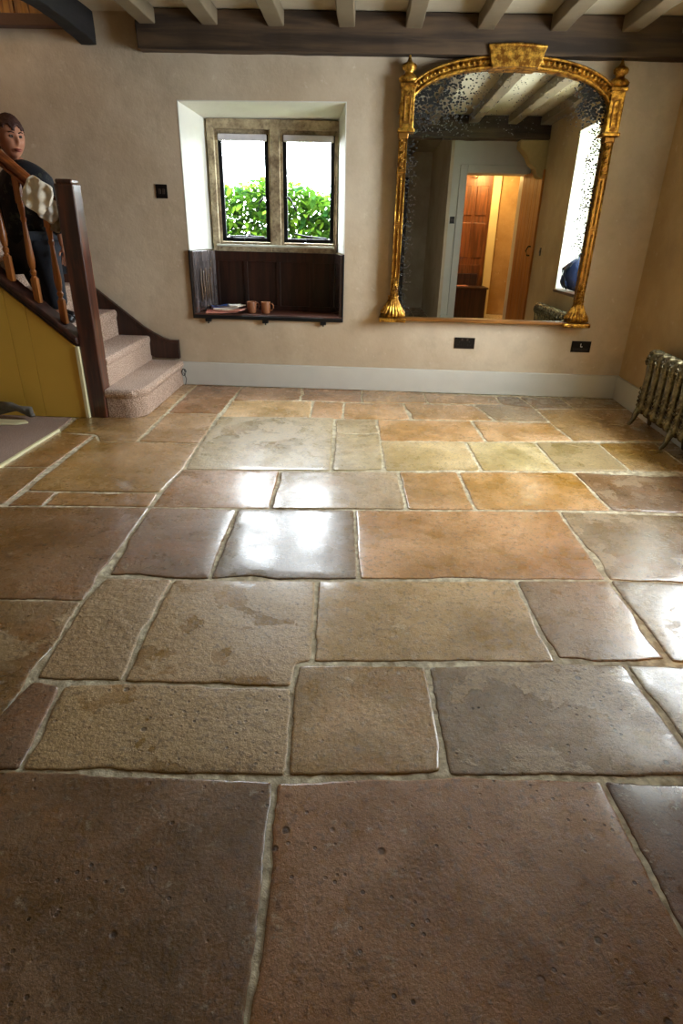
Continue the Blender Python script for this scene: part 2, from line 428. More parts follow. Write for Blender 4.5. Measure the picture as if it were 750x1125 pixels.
S('#c2aa7e', .35, .1, (511, 485), (587, 485.5), (616, 517.5), (529, 517))
S('#a38c66', .8, .2, (587, 485.5), (655, 486), (693, 517.5), (616, 517.5))
S('#a3804e', .3, .2, (655, 486), (718, 486), (762, 518), (693, 517.5))
# --- row 517-560
S('#9c7048', .3, .2, (201, 516), (308, 517.5), (297, 559), (165, 557), (183, 534))
S('#a08468', .3, .2, (308, 517.5), (437, 518), (447, 560), (297, 559))
S('#b98a58', .3, .2, (437, 518), (502, 518), (522, 560), (447, 560))
S('#c49258', .12, .1, (502, 518), (630, 518.5), (672, 561), (522, 560))
# --- row 560-636
S('#86644a', .35, .5, (165, 557), (261, 559), (230, 636), (116, 634), (140, 593))
S('#7a6048', .2, .9, (261, 559), (389.5, 560), (393.5, 636), (230, 636))
S('#bf8748', .08, .15, (389.5, 560), (613, 561), (669, 637), (393.5, 636))
# --- row 636-727
S('#8b6a48', .85, .2, (116, 634), (190, 636), (166, 681), (134, 749), (37, 746), (91, 660))
S('#a07c52', .8, .3, (190, 636), (348, 637), (343, 727), (327, 729), (321, 755), (134, 749), (166, 681))
S('#a88452', .45, .35, (348, 637), (566, 637), (611, 727), (343, 727))
S('#8c6c4a', .25, .3, (566, 637), (669, 637), (738, 727), (611, 727))
# --- row 727-853
S('#6c4a2e', .2, .3, (37, 746), (69, 752), (22, 846), (-52, 846), (0, 783))
S('#9a784c', .85, .9, (69, 752), (134, 749), (321, 755), (315, 853), (22, 846))
S('#a07c4c', .35, .35, (327, 729), (469, 731), (492, 853), (315, 853), (321, 755))
S('#856a4e', .6, 1.0, (469, 731), (611, 727), (685, 729), (778, 853), (492, 853))
# --- the near big ones
S('#7e5a38', .1, 1.0, (-300, 850), (22, 846), (300, 857), (291, 960), (270, 1125), (258, 1230), (-420, 1230))
S('#9a6630', .2, 1.0, (300, 857), (492, 853), (661, 856), (680, 893), (716, 962), (750, 1025), (850, 1230), (258, 1230), (270, 1125), (291, 960))
# --- left side
S('#9b764a', .2, .2, (64, 475), (88, 456), (140, 446), (205, 416), (217, 421.5), (196, 440), (151, 485), (109, 485), (105, 477))
S('#97663c', .2, .2, (217, 421.5), (266, 425), (241, 454.5), (184, 453))
S('#a2794c', .2, .2, (184, 453), (241, 454.5), (220, 487), (151, 485))
S('#a27a48', .25, .15, (109, 485), (151, 485), (220, 487), (201, 516), (176, 541), (28, 539), (37, 531), (105, 478))
S('#8a6038', .2, .2, (28, 539), (63, 540), (47, 555), (7, 555.5))
S('#9c7040', .2, .2, (63, 540), (176, 541), (165, 557), (47, 555))
S('#8c6238', .3, .2, (62, 474.5), (104, 477.5), (55, 513), (1, 513))
S('#84603a', .3, .2, (1, 513), (55, 513), (7, 553), (-75, 555))
S('#86603f', .3, .5, (-75, 555), (7, 555.5), (165, 557), (91, 660), (-90, 656), (-150, 610))
S('#7f6242', .55, .2, (-90, 656), (91, 660), (37, 746), (-52, 846), (-230, 846))
# --- rows running on beyond the picture, to the right wall and behind the camera
def run(y_top, y_bot, x_left_top, x_left_bot, x_end, tones, wds):
    xt, xb = x_left_top, x_left_bot; i = 0
    sgn = 1 if x_end > xt else -1
    while sgn*(x_end-xt) > .12:
        nx = xt+sgn*wds[i % len(wds)]
        if sgn*(x_end-nx) < .2: nx = x_end
        nb = nx+random.uniform(-.01, .01) if nx != x_end else x_end
        p = [Vector((xt, y_top, 0)), Vector((nx, y_top, 0)), Vector((nb, y_bot, 0)), Vector((xb, y_bot, 0))]
        ST.append((p, tones[i % len(tones)], .4, .3)); xt, xb = nx, nb; i += 1
def rowr(pt, pb, ptl, pbl, tones, wds):    # pt, pb: pixel rows (measured at the last stone) ; ptl, pbl: pixel x there
    a_ = at(ptl, pt); b_ = at(pbl, pb)
    xt, xb = a_.x, b_.x; i = 0; yt, yb = a_.y, b_.y
    while XR-xt > .05:
        nx = xt+wds[i % len(wds)]
        if XR-nx < .2: nx = XR
        p = [Vector((xt, yt, 0)), Vector((nx, yt, 0)), Vector((nx if nx == XR else xb+(nx-xt), yb, 0)), Vector((xb, yb, 0))]
        ST.append((p, tones[i % len(tones)], .45, .3)); xb = xb+(nx-xt); xt = nx; i += 1
rowr(437, 449, 685, 700, ['#8a6e4a'], [.6])
rowr(450, 485, 730, 784, ['#8a6a42'], [.6])
rowr(486, 518, 718, 762, ['#8a6a44', '#96764c'], [.35, .5])
rowr(518.5, 561, 630, 672, ['#86664a', '#8f6e4a'], [.78, .6])
rowr(561, 637, 613, 669, ['#a08464', '#8a6a48'], [.62, .7])
rowr(637, 727, 669, 738, ['#8a745e', '#7c6048'], [.5, .6])
rowr(728, 853, 685, 778, ['#84705a', '#74563c', '#8a6b48'], [.6, .5])
a_ = at(661, 856); b_ = at(850, 1230)
p = [Vector((a_.x, a_.y, 0)), Vector((a_.x+.75, a_.y, 0)), Vector((b_.x+.7, b_.y, 0)), at(850, 1230), at(750, 1025), at(716, 962), at(680, 893)]
ST.append((p, '#6b4630', .3, .3))
run(a_.y, b_.y, a_.x+.75, b_.x+.7, XR, ['#6f4a30', '#7c5a3c'], [.5, .6])
yb = at(0, 1230)[1]
yy = [yb, -.35, -.95, -1.45, -1.8]
for r_ in range(4):
    run(yy[r_], yy[r_+1], -1.86, -1.86, XR if r_ == 0 and False else .98 if r_ else .98, ['#7c5a3e', '#6b4a32', '#8a6a48', '#75583c'], [.62, .8, .5, .7])
run(yb, .49, 1.0, 1.0, XR, ['#6f4a30'], [.5])
# left margin between the picture's stones and the carpet
x_e = -1.885
for (pt, pb, xt, xb) in ((556, 610, -75, -150), ):
    pass
def resample(pts, step):
    out = []
    n = len(pts)
    for i in range(n):
        a, b = pts[i], pts[(i+1) % n]; d = (b-a).length; k = max(1, int(d/step))
        for j in range(k): out.append(a.lerp(b, j/k))
    return out
def build_stones():
    top_extra = []
    bm = bmesh.new(); tl = bm.verts.layers.float_color.new('tone'); wl = bm.verts.layers.float_color.new('wear')
    for idx, (poly, tone, fl, pit) in enumerate(ST):
        rnd = random.Random(idx)
        # orientation ccw
        ar = sum(a.x*b.y-b.x*a.y for a, b in zip(poly, poly[1:]+poly[:1]))
        if ar < 0: poly = poly[::-1]
        cen = sum(poly, Vector())/len(poly)
        step = .012 if cen.y < 2.5 else .022
        p = resample(poly, step)
        def inset(pts, d):
            n = len(pts); res = []
            for i in range(n):
                t = (pts[(i+1) % n]-pts[i-1]); t.normalize(); nn = Vector((-t.y, t.x, 0)); res.append(pts[i]+nn*d)
            return res
        # smooth the corners
        for _ in range(2 if cen.y < 2.5 else 1): p = [(p[i-1]+p[i]*2+p[(i+1) % len(p)])/4 for i in range(len(p))]
        g = .0035 if cen.y < 1.2 else .0045 if cen.y < 2.5 else .006
        p = inset(p, g)
        q = []
        for v in p:
            n1 = noise.noise(Vector((v.x*9, v.y*9, idx*3.1)))*.006+noise.noise(Vector((v.x*38, v.y*38, idx*1.7)))*.0030+noise.noise(Vector((v.x*95, v.y*95, idx*1.1)))*.0022
            chip = max(0, noise.noise(Vector((v.x*4, v.y*4, idx*5.3+9)))-.34)*.045
            d = (cen-v).normalized(); q.append(v+d*(n1+chip+.001))
        zt = rnd.uniform(-.0012, .0012)
        if tone == '#a58f70': zt = .0045
        tilt = (rnd.uniform(-.0016, .0016), rnd.uniform(-.0016, .0016))
        if tone in ('#9c7048', '#a08468') and 2.0 < cen.y < 2.7 and cen.x < .4: tilt = (0, .020)
        if tone == '#a58f70': tilt = (0, .012)
        lv = [(0, -.012), (.001, -.0026), (.003, -.0008), (.009, 0)]
        rings = []
        for d, z in lv:
            rr = inset(q, d) if d else q
            rings.append([bm.verts.new((v.x, v.y, z+zt+(v.x-cen.x)*tilt[0]+(v.y-cen.y)*tilt[1])) for v in rr])
        n = len(q)
        for a, b in zip(rings, rings[1:]):
            for i in range(n): bm.faces.new((a[i], a[(i+1) % n], b[(i+1) % n], b[i]))
        top = rings[-1]; tp = [v.co.copy() for v in top]
        xs = [v.x for v in tp]; ys = [v.y for v in tp]; stp = .05
        pts2 = [Vector((v.x, v.y)) for v in tp]; ne = len(pts2)
        def inside(px, py):
            c_ = False; j_ = ne-1
            for i_ in range(ne):
                a_, b_ = pts2[i_], pts2[j_]
                if (a_.y > py) != (b_.y > py) and px < (b_.x-a_.x)*(py-a_.y)/(b_.y-a_.y)+a_.x: c_ = not c_
                j_ = i_
            return c_
        extra = []
        X_ = min(xs)+stp/2
        while X_ < max(xs):
            Y_ = min(ys)+stp/2
            while Y_ < max(ys):
                if inside(X_, Y_) and min((X_-q_.x)**2+(Y_-q_.y)**2 for q_ in pts2) > .018**2:
                    extra.append(Vector((X_, Y_)))
                Y_ += stp
            X_ += stp
        ov, oe, of_, o1, o2, o3 = delaunay_2d_cdt(pts2+extra, [], [list(range(ne))], 1, 1e-6)
        nv = []
        for k_, v in enumerate(ov):
            src = [i_ for i_ in o1[k_] if i_ < ne]
            if src: nv.append(top[src[0]]); continue
            z_ = zt+(v.x-cen.x)*tilt[0]+(v.y-cen.y)*tilt[1]
            z_ += .0030*max(-.6, noise.noise(Vector((v.x*4.2, v.y*4.2, idx))))
            w_ = bm.verts.new((v.x, v.y, z_)); nv.append(w_); top_extra.append((w_, idx))
        for f_ in of_:
            try: bm.faces.new([nv[i_] for i_ in f_])
            except ValueError: pass
        rings.append([w_ for w_, i_ in top_extra if i_ == idx])
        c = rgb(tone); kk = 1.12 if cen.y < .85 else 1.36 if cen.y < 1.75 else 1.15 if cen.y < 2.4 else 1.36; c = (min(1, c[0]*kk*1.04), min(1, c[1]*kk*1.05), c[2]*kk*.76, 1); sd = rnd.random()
        for rg in rings:
            for v in rg: v[tl] = c; v[wl] = (fl, pit, sd, 1)
    return bm
bm = build_stones()
me = bpy.data.meshes.new('flagstones'); bm.to_mesh(me); bm.free(); me.materials.append(FLAG)
fs = bpy.data.objects.new('flagstones', me); C.objects.link(fs); fs.parent = floor
for p_ in me.polygons: p_.use_smooth = True

# carpeted end of the room, edged with a pale strip and a stone threshold
bm = bmesh.new(); prism(bm, [(-4.4, -1.8), (-1.895, -1.8), (-1.895, 2.8), (-1.868, 3.48), (-1.885, 3.72), (-4.4, 3.72)], 'z', -.004, .006)
cf = struct(obj('floor_carpet', bm, CARPET2, bevel=.003)); cf['label'] = 'dusty pink carpet by the staircase'
bm = bmesh.new(); prism(bm, [(-1.895, -1.8), (-1.878, -1.8), (-1.872, 2.8), (-1.848, 3.47), (-1.866, 3.47), (-1.892, 2.8)], 'z', -.004, .011)
o = struct(obj('trim_2', bm, CREAM, bevel=.002)); o['label'] = 'pale edging strip between carpet and flagstones'

# ------------------------------------------------------------------ beams and joists
def rough_beam(name, x0, x1, y0, y1, z0, z1, mat, amp=.006, step=.08, ax='x', sag=0.0):
    bm = bmesh.new(); ln = (x1-x0) if ax == 'x' else (y1-y0); n = max(2, int(ln/step)); rings = []
    for i in range(n+1):
        t = i/n; rg = []
        for (u, v) in ((0, 0), (.5, 0), (1, 0), (1, .5), (1, 1), (.5, 1), (0, 1), (0, .5)):
            if ax == 'x': p = Vector((x0+ln*t, y0+(y1-y0)*u, z0+(z1-z0)*v))
            else: p = Vector((x0+(x1-x0)*u, y0+ln*t, z0+(z1-z0)*v))
            j = Vector([noise.noise(p*6+Vector((k*17, 0, 0)))*amp for k in range(3)])
            if v == 0: p.z += sag*math.sin(math.pi*t)
            rg.append(bm.verts.new(p+j))
        rings.append(rg)
    for a, b in zip(rings, rings[1:]):
        for i in range(8): bm.faces.new((a[i], a[(i+1) % 8], b[(i+1) % 8], b[i]))
    bm.faces.new(rings[0][::-1]); bm.faces.new(rings[-1])
    return obj(name, bm, mat, bevel=.006)
tag(rough_beam('wall_beam', -1.50, 1.975, 4.615, 4.72, 2.150, 2.357, OLDBEAM), 'long grey-brown oak beam along the top of the window wall', 'beam')
tag(rough_beam('cross_beam', -1.9, 1.975, 1.25, 1.48, 2.14, 2.355, OLDBEAM, .008), 'heavy old beam across the ceiling seen in the mirror', 'beam')
tag(rough_beam('stair_beam', -1.895, -1.795, 3.5, 4.72, 2.185, 2.36, BLACKBEAM, .008, ax='y', sag=.035), 'black oak beam over the stair opening, top left', 'beam')
JX = [-1.42, -1.03, -.62, -.18, .23, .67, 1.11, 1.54, 1.9]
POS = ['above the left end of the long beam', 'second from the left above the window', 'right of the window centre line', 'near the middle of the ceiling', 'just left of the gilt mirror', 'over the left side of the mirror', 'over the middle of the mirror', 'over the right side of the mirror', 'against the right wall']
for i, x in enumerate(JX):
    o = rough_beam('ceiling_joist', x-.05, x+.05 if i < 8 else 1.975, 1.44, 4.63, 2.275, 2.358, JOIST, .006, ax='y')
    tag(o, 'cream painted ceiling joist ' + POS[i], 'joist', 'cream ceiling joists')
for i, x in enumerate((-1.2, -.75, -.3, .15, .6)):
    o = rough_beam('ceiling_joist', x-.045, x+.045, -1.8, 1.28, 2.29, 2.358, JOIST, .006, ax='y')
    tag(o, 'cream painted joist behind the cross beam, dimly seen in the mirror', 'joist', 'joists behind the cross beam')
# stone corbel carrying the cross beam on the right wall
bm = bmesh.new(); prism(bm, [(1.98, 2.14), (1.66, 2.14), (1.66, 2.06), (1.70, 2.03), (1.76, 1.97), (1.80, 1.90), (1.86, 1.86), (1.90, 1.78), (1.98, 1.74)], 'y', 1.27, 1.45)
tag(obj('stone_corbel', bm, plain('corbel_stone', '#a89463', .8, 0, .004, 20), bevel=.012), 'carved buff stone corbel under the cross beam, seen in the mirror', 'corbel')
# stairwell: ledge and warm panelling above the stairs
struct(obj('trim_3', BX(-4.4, -1.90, 4.64, 4.72, 2.262, 2.325), plain('brown_ledge', '#5a4133', .6), bevel=.004))
bm = bmesh.new()
for k in range(26):
    x = -4.35+k*.094
    box(bm, x, x+.088, 4.69, 4.715, 2.325, 3.3)
pn = tag(obj('landing_panelling', bm, wood('landing_pine', '#a8742c', '#5c3612', .4, 'z'), bevel=.006), 'golden wood boarding above the stairwell ledge, top left corner', 'panelling')
ll = bpy.data.lights.new('landing_lamp', 'POINT'); ll.energy = 5; ll.color = (1, .45, .2); ll.shadow_soft_size = .1
lo = bpy.data.objects.new('landing_lamp', ll); C.objects.link(lo); lo.location = (-3.2, 3.9, 2.9)

# ------------------------------------------------------------------ front window (stone mullions, iron casements)
win = sroot('window_1', (0, 0, 0)); win['label'] = 'two-light stone mullioned window above the panelled seat'
X0, X1, Z0, Z1 = -1.185, -.238, .972, 1.838
GL = [(-1.105, -.762), (-.632, -.278)]; GZ = (1.055, 1.715)
bm = bmesh.new()
def frame_pieces(y0, y1, m, top):
    xs = [X0, GL[0][0]-m, GL[0][1]+m, GL[1][0]-m, GL[1][1]+m, X1]
    box(bm, xs[0], xs[1], y0, y1, Z0, Z1); box(bm, xs[2], xs[3], y0, y1, Z0, Z1); box(bm, xs[4], xs[5], y0, y1, Z0, Z1)
    for a, b in ((1, 2), (3, 4)):
        box(bm, xs[a], xs[b], y0, y1, top, Z1); box(bm, xs[a], xs[b], y0, y1, Z0, GZ[0]-m-.004)
frame_pieces(4.995, 5.03, .030, 1.775); frame_pieces(5.03, 5.12, .012, 1.75)
obj('mullion_frame', bm, STONEFRAME, win, bevel=.009, seg=3)
bm = bmesh.new(); box(bm, X0+.03, X1-.02, 4.975, 5.0, 1.008, 1.024)
obj('sill_strip', bm, plain('pale_sill', '#c7cbbd', .5), win, bevel=.003)
for gi, (a, b) in enumerate(GL):
    bm = bmesh.new(); t = .017
    box(bm, a-.012, a+t, 5.035, 5.06, GZ[0]-.012, 1.75); box(bm, b-t, b+.012, 5.035, 5.06, GZ[0]-.012, 1.75)
    box(bm, a+t, b-t, 5.035, 5.06, GZ[0]-.012, GZ[0]+t); box(bm, a+t, b-t, 5.035, 5.06, 1.73, 1.75)
    cs = obj('casement', bm, IRON, win, bevel=.003)
    bm = bmesh.new(); box(bm, a+t-.002, b-t+.002, 5.046, 5.050, GZ[0]+t-.002, 1.732)
    obj('pane', bm, GLASS, cs)
    bm = bmesh.new()                                           # curved handle on the mullion side and the stay on the bottom rail
    if gi == 0: pts = [(b-.005, 5.03, 1.335), (b-.03, 5.018, 1.345), (b-.06, 5.012, 1.31), (b-.078, 5.012, 1.25)]
    else: pts = [(a+.005, 5.03, 1.345), (a+.03, 5.018, 1.35), (a+.055, 5.012, 1.32), (a+.088, 5.012, 1.26)]
    tube(bm, pts, [.006, .007, .006, .008], 8); ball(bm, pts[0], .012)
    obj('casement_handle', bm, IRON, cs, smooth=True)
    bm = bmesh.new(); zz = GZ[0]+.022
    if gi == 0: tube(bm, [(a+.05, 5.02, zz), (a+.17, 5.012, zz+.004), (b-.03, 5.02, zz)], .006, 8)
    else: tube(bm, [(a+.07, 5.0, zz+.03), (a+.16, 5.01, zz+.012), (b-.04, 5.02, zz)], .006, 8)
    ball(bm, (a+.2, 5.015, zz+.006), .011); box(bm, a+.08, a+.16, 5.005, 5.03, GZ[0]-.004, GZ[0]+.012)
    obj('casement_stay', bm, IRON, cs, smooth=False)
    bm = bmesh.new(); box(bm, a-.005, b+.005, 5.005, 5.04, 1.705, 1.748)
    obj('roller_blind', bm, plain('blind_white', '#d6d3da', .6), win, bevel=.008, label='rolled-up white blind')
# outside
struct(obj('floor_garden', BX(-9, 9, 5.17, 14, -.4, -.3), plain('grass', '#5f7f35', .9, 0, .01, 30, .3)))
def hedge(name, x0, x1, y0, y1, ztop, n, label, seed, axis='x', size=.075):
    rnd = random.Random(seed); bm = bmesh.new()
    for i in range(n):
        x = rnd.uniform(x0, x1); y = rnd.uniform(y0, y1)
        top = ztop+.10*noise.noise(Vector((x*1.7, y, seed)))+.05*noise.noise(Vector((x*6, y*5, seed)))
        z = -.3+(top+.3)*(rnd.random()**.6)
        s = size*rnd.uniform(.7, 1.3)
        m_ = Matrix.Translation((x, y, z)) @ Matrix.Rotation(rnd.uniform(0, 6.28), 4, 'Z') @ Matrix.Rotation(rnd.uniform(-1.1, .5), 4, 'X') @ Matrix.Rotation(rnd.uniform(-.5, .5), 4, 'Y')
        pts = [(0, 0, 0), (.24*s, .3*s, .05*s), (.27*s, .65*s, .03*s), (0, 1.1*s, -.08*s), (-.27*s, .65*s, .03*s), (-.24*s, .3*s, .05*s), (0, .35*s, -.02*s), (0, .7*s, -.03*s)]
        v = [bm.verts.new(m_ @ Vector(p)) for p in pts]
        for f in ((0, 1, 6), (1, 2, 7, 6), (2, 3, 7), (3, 4, 7), (4, 5, 6, 7), (5, 0, 6)): bm.faces.new([v[k] for k in f])
    h = obj(name, bm, LEAF, smooth='keep')
    bm = bmesh.new()
    for k in range(int((x1-x0)/.3)+1):
        x = x0+k*.3; y = (y0+y1)/2+rnd.uniform(-.1, .1)
        tube(bm, [(x, y, -.3), (x+rnd.uniform(-.05, .05), y, .4), (x+rnd.uniform(-.1, .1), y, ztop-.12)], [.018, .013, .005], 6)
    obj('stem', bm, plain('hedge_stem', '#4b3a24', .8), h)
    return tag(h, label, 'hedge')
hedge('laurel_hedge', -2.1, .45, 5.75, 6.25, 1.47, 15000, 'green laurel hedge in the garden outside the mullioned window', 3)
rnd = random.Random(5); bm = bmesh.new()
for i in range(70):
    x = rnd.gauss(-.53, .09) if i < 45 else rnd.gauss(-1.42, .06); z = rnd.uniform(1.38, 1.78 if i < 45 else 1.68); s = .035
    y = 6.8
    m_ = Matrix.Translation((x*1.12, y, z)) @ Matrix.Rotation(rnd.uniform(0, 6.28), 4, 'Z') @ Matrix.Rotation(rnd.uniform(-1, 1), 4, 'X')
    v = [bm.verts.new(m_ @ Vector(p)) for p in ((0, 0, 0), (.4*s, .6*s, 0), (0, 1.3*s, 0), (-.4*s, .6*s, 0))]; bm.faces.new(v)
for x in (-.6, -1.6):
    tube(bm, [(x, 6.8, -.3), (x+.02, 6.8, .8), (x-.03, 6.8, 1.7)], [.015, .01, .004], 6)
tag(obj('sapling', bm, plain('sapling_leaf', '#3d4a24', .7), smooth='keep'), 'thin sparse sapling behind the laurel hedge', 'tree')

# ------------------------------------------------------------------ window seat
ws = thing('window_seat', 'dark oak panelled window seat built into the recess under the window', 'window seat', (-.74, 4.9, .53))
def wp(name, bm, mat, **k):
    bmesh.ops.translate(bm, vec=(.74, -4.9, -.53), verts=bm.verts); return obj(name, bm, mat, ws, **k)
bm = bmesh.new(); prism(bm, [(-1.292, 4.70), (-.178, 4.70), (-.246, 5.0), (-1.183, 5.0)], 'z', .527, .548)
wp('seat_board', bm, wood('seat_board_oak', '#6b4030', '#3a2018', .3, 'x'), bevel=.003)
bm = bmesh.new(); box(bm, -1.300, -.170, 4.690, 4.712, .512, .540); box(bm, -1.306, -1.293, 4.700, 4.722, .512, .985); box(bm, -.178, -.166, 4.700, 4.722, .512, .985)
wp('front_lip', bm, IRON, bevel=.003)
bm = bmesh.new(); box(bm, -1.18, -.245, 4.985, 5.0, .548, .975)
for x in (-1.18, -.955, -.70, -.445, -.275): box(bm, x, x+.03, 4.974, 4.986, .548, .955)
box(bm, -1.18, -.245, 4.972, 4.986, .905, .975); box(bm, -1.18, -.245, 4.972, 4.986, .548, .585)
wp('back_panel', bm, SEATWOOD, bevel=.003)
for s in (0, 1):
    bm = bmesh.new()
    xa, xb = (-1.296, -1.186) if s == 0 else (-.175, -.243); th = .012 if s == 0 else -.012
    def q(u, d0, d1, z0, z1, u2):
        ya, yb_ = 4.705+u*.29, 4.705+u2*.29; x_a, x_b = xa+(xb-xa)*u, xa+(xb-xa)*u2
        vs = [bm.verts.new(p) for p in ((x_a+d0, ya, z0), (x_b+d0, yb_, z0), (x_b+d1, yb_, z0), (x_a+d1, ya, z0), (x_a+d0, ya, z1), (x_b+d0, yb_, z1), (x_b+d1, yb_, z1), (x_a+d1, ya, z1))]
        for f in ((0, 3, 2, 1), (4, 5, 6, 7), (0, 1, 5, 4), (1, 2, 6, 5), (2, 3, 7, 6), (3, 0, 4, 7)): bm.faces.new([vs[i] for i in f])
    q(0, 0, th, .548, .98, 1); q(0, th, th*1.8, .548, .98, .2); q(.82, th, th*1.8, .548, .98, 1)
    q(.2, th, th*1.8, .905, .98, .82); q(.2, th, th*1.8, .548, .59, .82)
    sp = wp('side_panel', bm, wood('waxed_side_panel', '#6a5f5c' if s == 0 else '#3c2820', '#2b2320', .2, 'z', 1, .0006, 1), bevel=.002)  # left panel paler and greyer: window light on it put into its base colour
    if s == 0:                                    # linenfold carving
        bm = bmesh.new()
        for k in range(5):
            u = .3+k*.1; x = xa+(xb-xa)*u+.016; y = 4.705+u*.29
            tube(bm, [(x, y, .62+.012*(k % 2)), (x+.002, y+.008*math.sin(k), .70), (x, y-.006, .78), (x+.002, y+.008, .86-.02*(k % 2))], [.003, .008, .006, .004], 6)
            tube(bm, [(x+.002, y-.012, .64+.05*k), (x+.006, y+.004, .655+.05*k), (x+.002, y+.018, .68+.04*k)], .005, 6)
        bmesh.ops.translate(bm, vec=(.74, -4.9, -.53), verts=bm.verts)
        o = obj('carving', bm, plain('carved_oak', '#6a5644', .3, 0, .001), sp, smooth=True)
for x in (-1.19, -.755, -.315):
    bm = bmesh.new(); box(bm, x-.022, x+.022, 4.688, 4.716, .490, .512); tube(bm, [(x, 4.70, .492), (x, 4.70, .476)], .006, 8)
    wp('hinge', bm, IRON, bevel=.003)

# mugs
def mug(loc, rz, label, col):
    root = thing('mug', label, 'mug', loc, rz, 'tan mugs on the window seat')
    bm = bmesh.new()
    lathe(bm, [(.024, 0), (.030, .002), (.033, .01), (.034, .05), (.0355, .082), (.035, .085), (.033, .083), (.031, .05), (.030, .012), (.010, .010)], 28)
    obj('cup', bm, plain('stoneware_'+col, col, .35, 0, .0006, 30, .2), root, smooth=True)
    bm = bmesh.new(); tube(bm, [(.032, 0, .070), (.048, 0, .074), (.060, 0, .062), (.061, 0, .042), (.050, 0, .026), (.032, 0, .022)], .005, 8)
    obj('handle', bm, plain('handle_'+col, col, .35), root, smooth=True)
mug((-.872, 4.80, .548), R(35), 'brown mug beside the magazines on the window seat', '#8a5738')
mug((-.765, 4.80, .548), R(-8), 'brown mug with its handle out to the right, further from the magazines', '#96603c')
# magazines and newspapers
def mag(x, y, z, w_, d_, h_, rz, col, label, curl=0.0, nm='magazine'):
    root = thing(nm, label, nm, (x, y, z), R(rz), 'papers heaped on the window seat')
    bm = bmesh.new(); n = 8
    def zz(u, v): return curl*(max(0, u-.4)**2*2+max(0, .25-v)*.6)
    for lay, (z0, z1, ins) in enumerate(((0, h_, .002),)):
        g = [[None]*(n+1) for _ in range(n+1)]; g2 = [[None]*(n+1) for _ in range(n+1)]
        for i in range(n+1):
            for j in range(n+1):
                u, v = i/n, j/n; X = (u-.5)*w_; Y = (v-.5)*d_
                g[i][j] = bm.verts.new((X, Y, z1+zz(u, v))); g2[i][j] = bm.verts.new((X, Y, z0+zz(u, v)))
        for i in range(n):
            for j in range(n):
                bm.faces.new((g[i][j], g[i+1][j], g[i+1][j+1], g[i][j+1])); bm.faces.new((g2[i][j], g2[i][j+1], g2[i+1][j+1], g2[i+1][j]))
        for i in range(n):
            bm.faces.new((g[i][0], g2[i][0], g2[i+1][0], g[i+1][0])); bm.faces.new((g[i+1][n], g2[i+1][n], g2[i][n], g[i][n]))
            bm.faces.new((g[0][i+1], g2[0][i+1], g2[0][i], g[0][i])); bm.faces.new((g[n][i], g2[n][i], g2[n][i+1], g[n][i+1]))
    obj('pages', bm, plain('pages_'+label[:8], '#cfc8b8' if nm == 'magazine' else '#c98a78', .7, 0, .001, 90, .2), root)
    bm = BX(-w_/2-.001, w_/2*.35, -d_/2-.001, d_/2+.001, h_+.0004, h_+.0014)
    m = N('cover'+col); c = m.mix(m.ramp(m.noise(22, 3), .45, .55), rgb(col), tuple(min(1, k*2.2+.05) for k in rgb(col)[:3])+(1,))
    obj('cover', bm, m.out(c, .35), root)
mag(-1.10, 4.80, .5485, .24, .17, .012, 8, '#a4503c', 'pinkish newspaper with curled edges at the bottom of the heap', .012, 'newspaper')
mag(-1.04, 4.79, .563, .22, .15, .008, -10, '#c2a08c', 'pale folded newspaper lying over the pink one', .01, 'newspaper')
mag(-1.09, 4.84, .575, .19, .15, .010, 20, '#1b2f6b', 'dark blue magazine on the left of the heap', .006)
mag(-1.03, 4.83, .587, .17, .13, .008, -18, '#15408a', 'blue magazine with a pale photo cover on top of the heap', .01)
mag(-1.00, 4.80, .599, .10, .08, .006, 25, '#c8c8c0', 'small pale leaflet on the very top of the heap', .006)

# ------------------------------------------------------------------ electrical plates
PLATE = plain('dark_bronze_plate', '#1a1614', .4, .5, .0002, 80)
def plate(nm, x, z, w_, h_, label, cat, kind, y=YW):
    root = thing(nm, label, cat, (x, y, z))
    obj('face_plate', BX(-w_/2, w_/2, -.006, 0, -h_/2, h_/2), PLATE, root, bevel=.002)
    dark = plain('black_insert', '#0a0909', .5)
    if kind == 'socket':
        for s in (-1, 1):
            bm = bmesh.new()
            box(bm, s*.037-.003, s*.037+.003, -.0075, -.005, .004, .014)
            for t in (-1, 1): box(bm, s*.037+t*.011-.0025, s*.037+t*.011+.0025, -.0075, -.005, -.016, -.010)
            obj('socket_outlet', bm, dark, root)
            obj('rocker', BX(s*.020-.006, s*.020+.006, -.0095, -.005, .018, .034), plain('brown_rocker', '#3a2e26', .4), root, bevel=.0015)
    elif kind == 'switch':
        for s in (-1, 1): obj('rocker', BX(s*.014-.010, s*.014+.010, -.0105, -.005, -.016, .016), plain('brown_rocker', '#3a2e26', .4), root, bevel=.002)
    else:
        bm = bmesh.new(); box(bm, -.006, -.002, -.0085, -.005, -.002, .024); box(bm, -.006, .010, -.0085, -.005, -.002, .003)
        obj('toggle_mark', bm, plain('white_mark', '#d8d8d0', .4), root)
        obj('blank_insert', BX(-.055, .055, -.0075, -.005, -.030, -.012), dark, root, bevel=.001)
    return root
plate('light_switch', -1.462, 1.36, .082, .088, 'small dark bronze light switch on the wall left of the window', 'switch', 'switch')
plate('wall_socket', .765, .385, .155, .082, 'dark double socket below the left half of the mirror', 'socket', 'socket')
plate('wall_socket', 1.645, .385, .145, .082, 'dark wall plate with a white L-shaped mark, near the right corner', 'socket', 'mark')
bm = bmesh.new(); pts = []
for k in range(22):
    a = k*.45; pts.append((-1.405+.018*math.cos(a)*(1-k*.02), 4.668-.008*(k % 3 == 0)-.0006*k, .105+.026*math.sin(a)))
tube(bm, pts, .0032, 6); tube(bm, [(-1.41, 4.675, .1), (-1.39, 4.668, .05), (-1.40, 4.66, .006)], .003, 6)
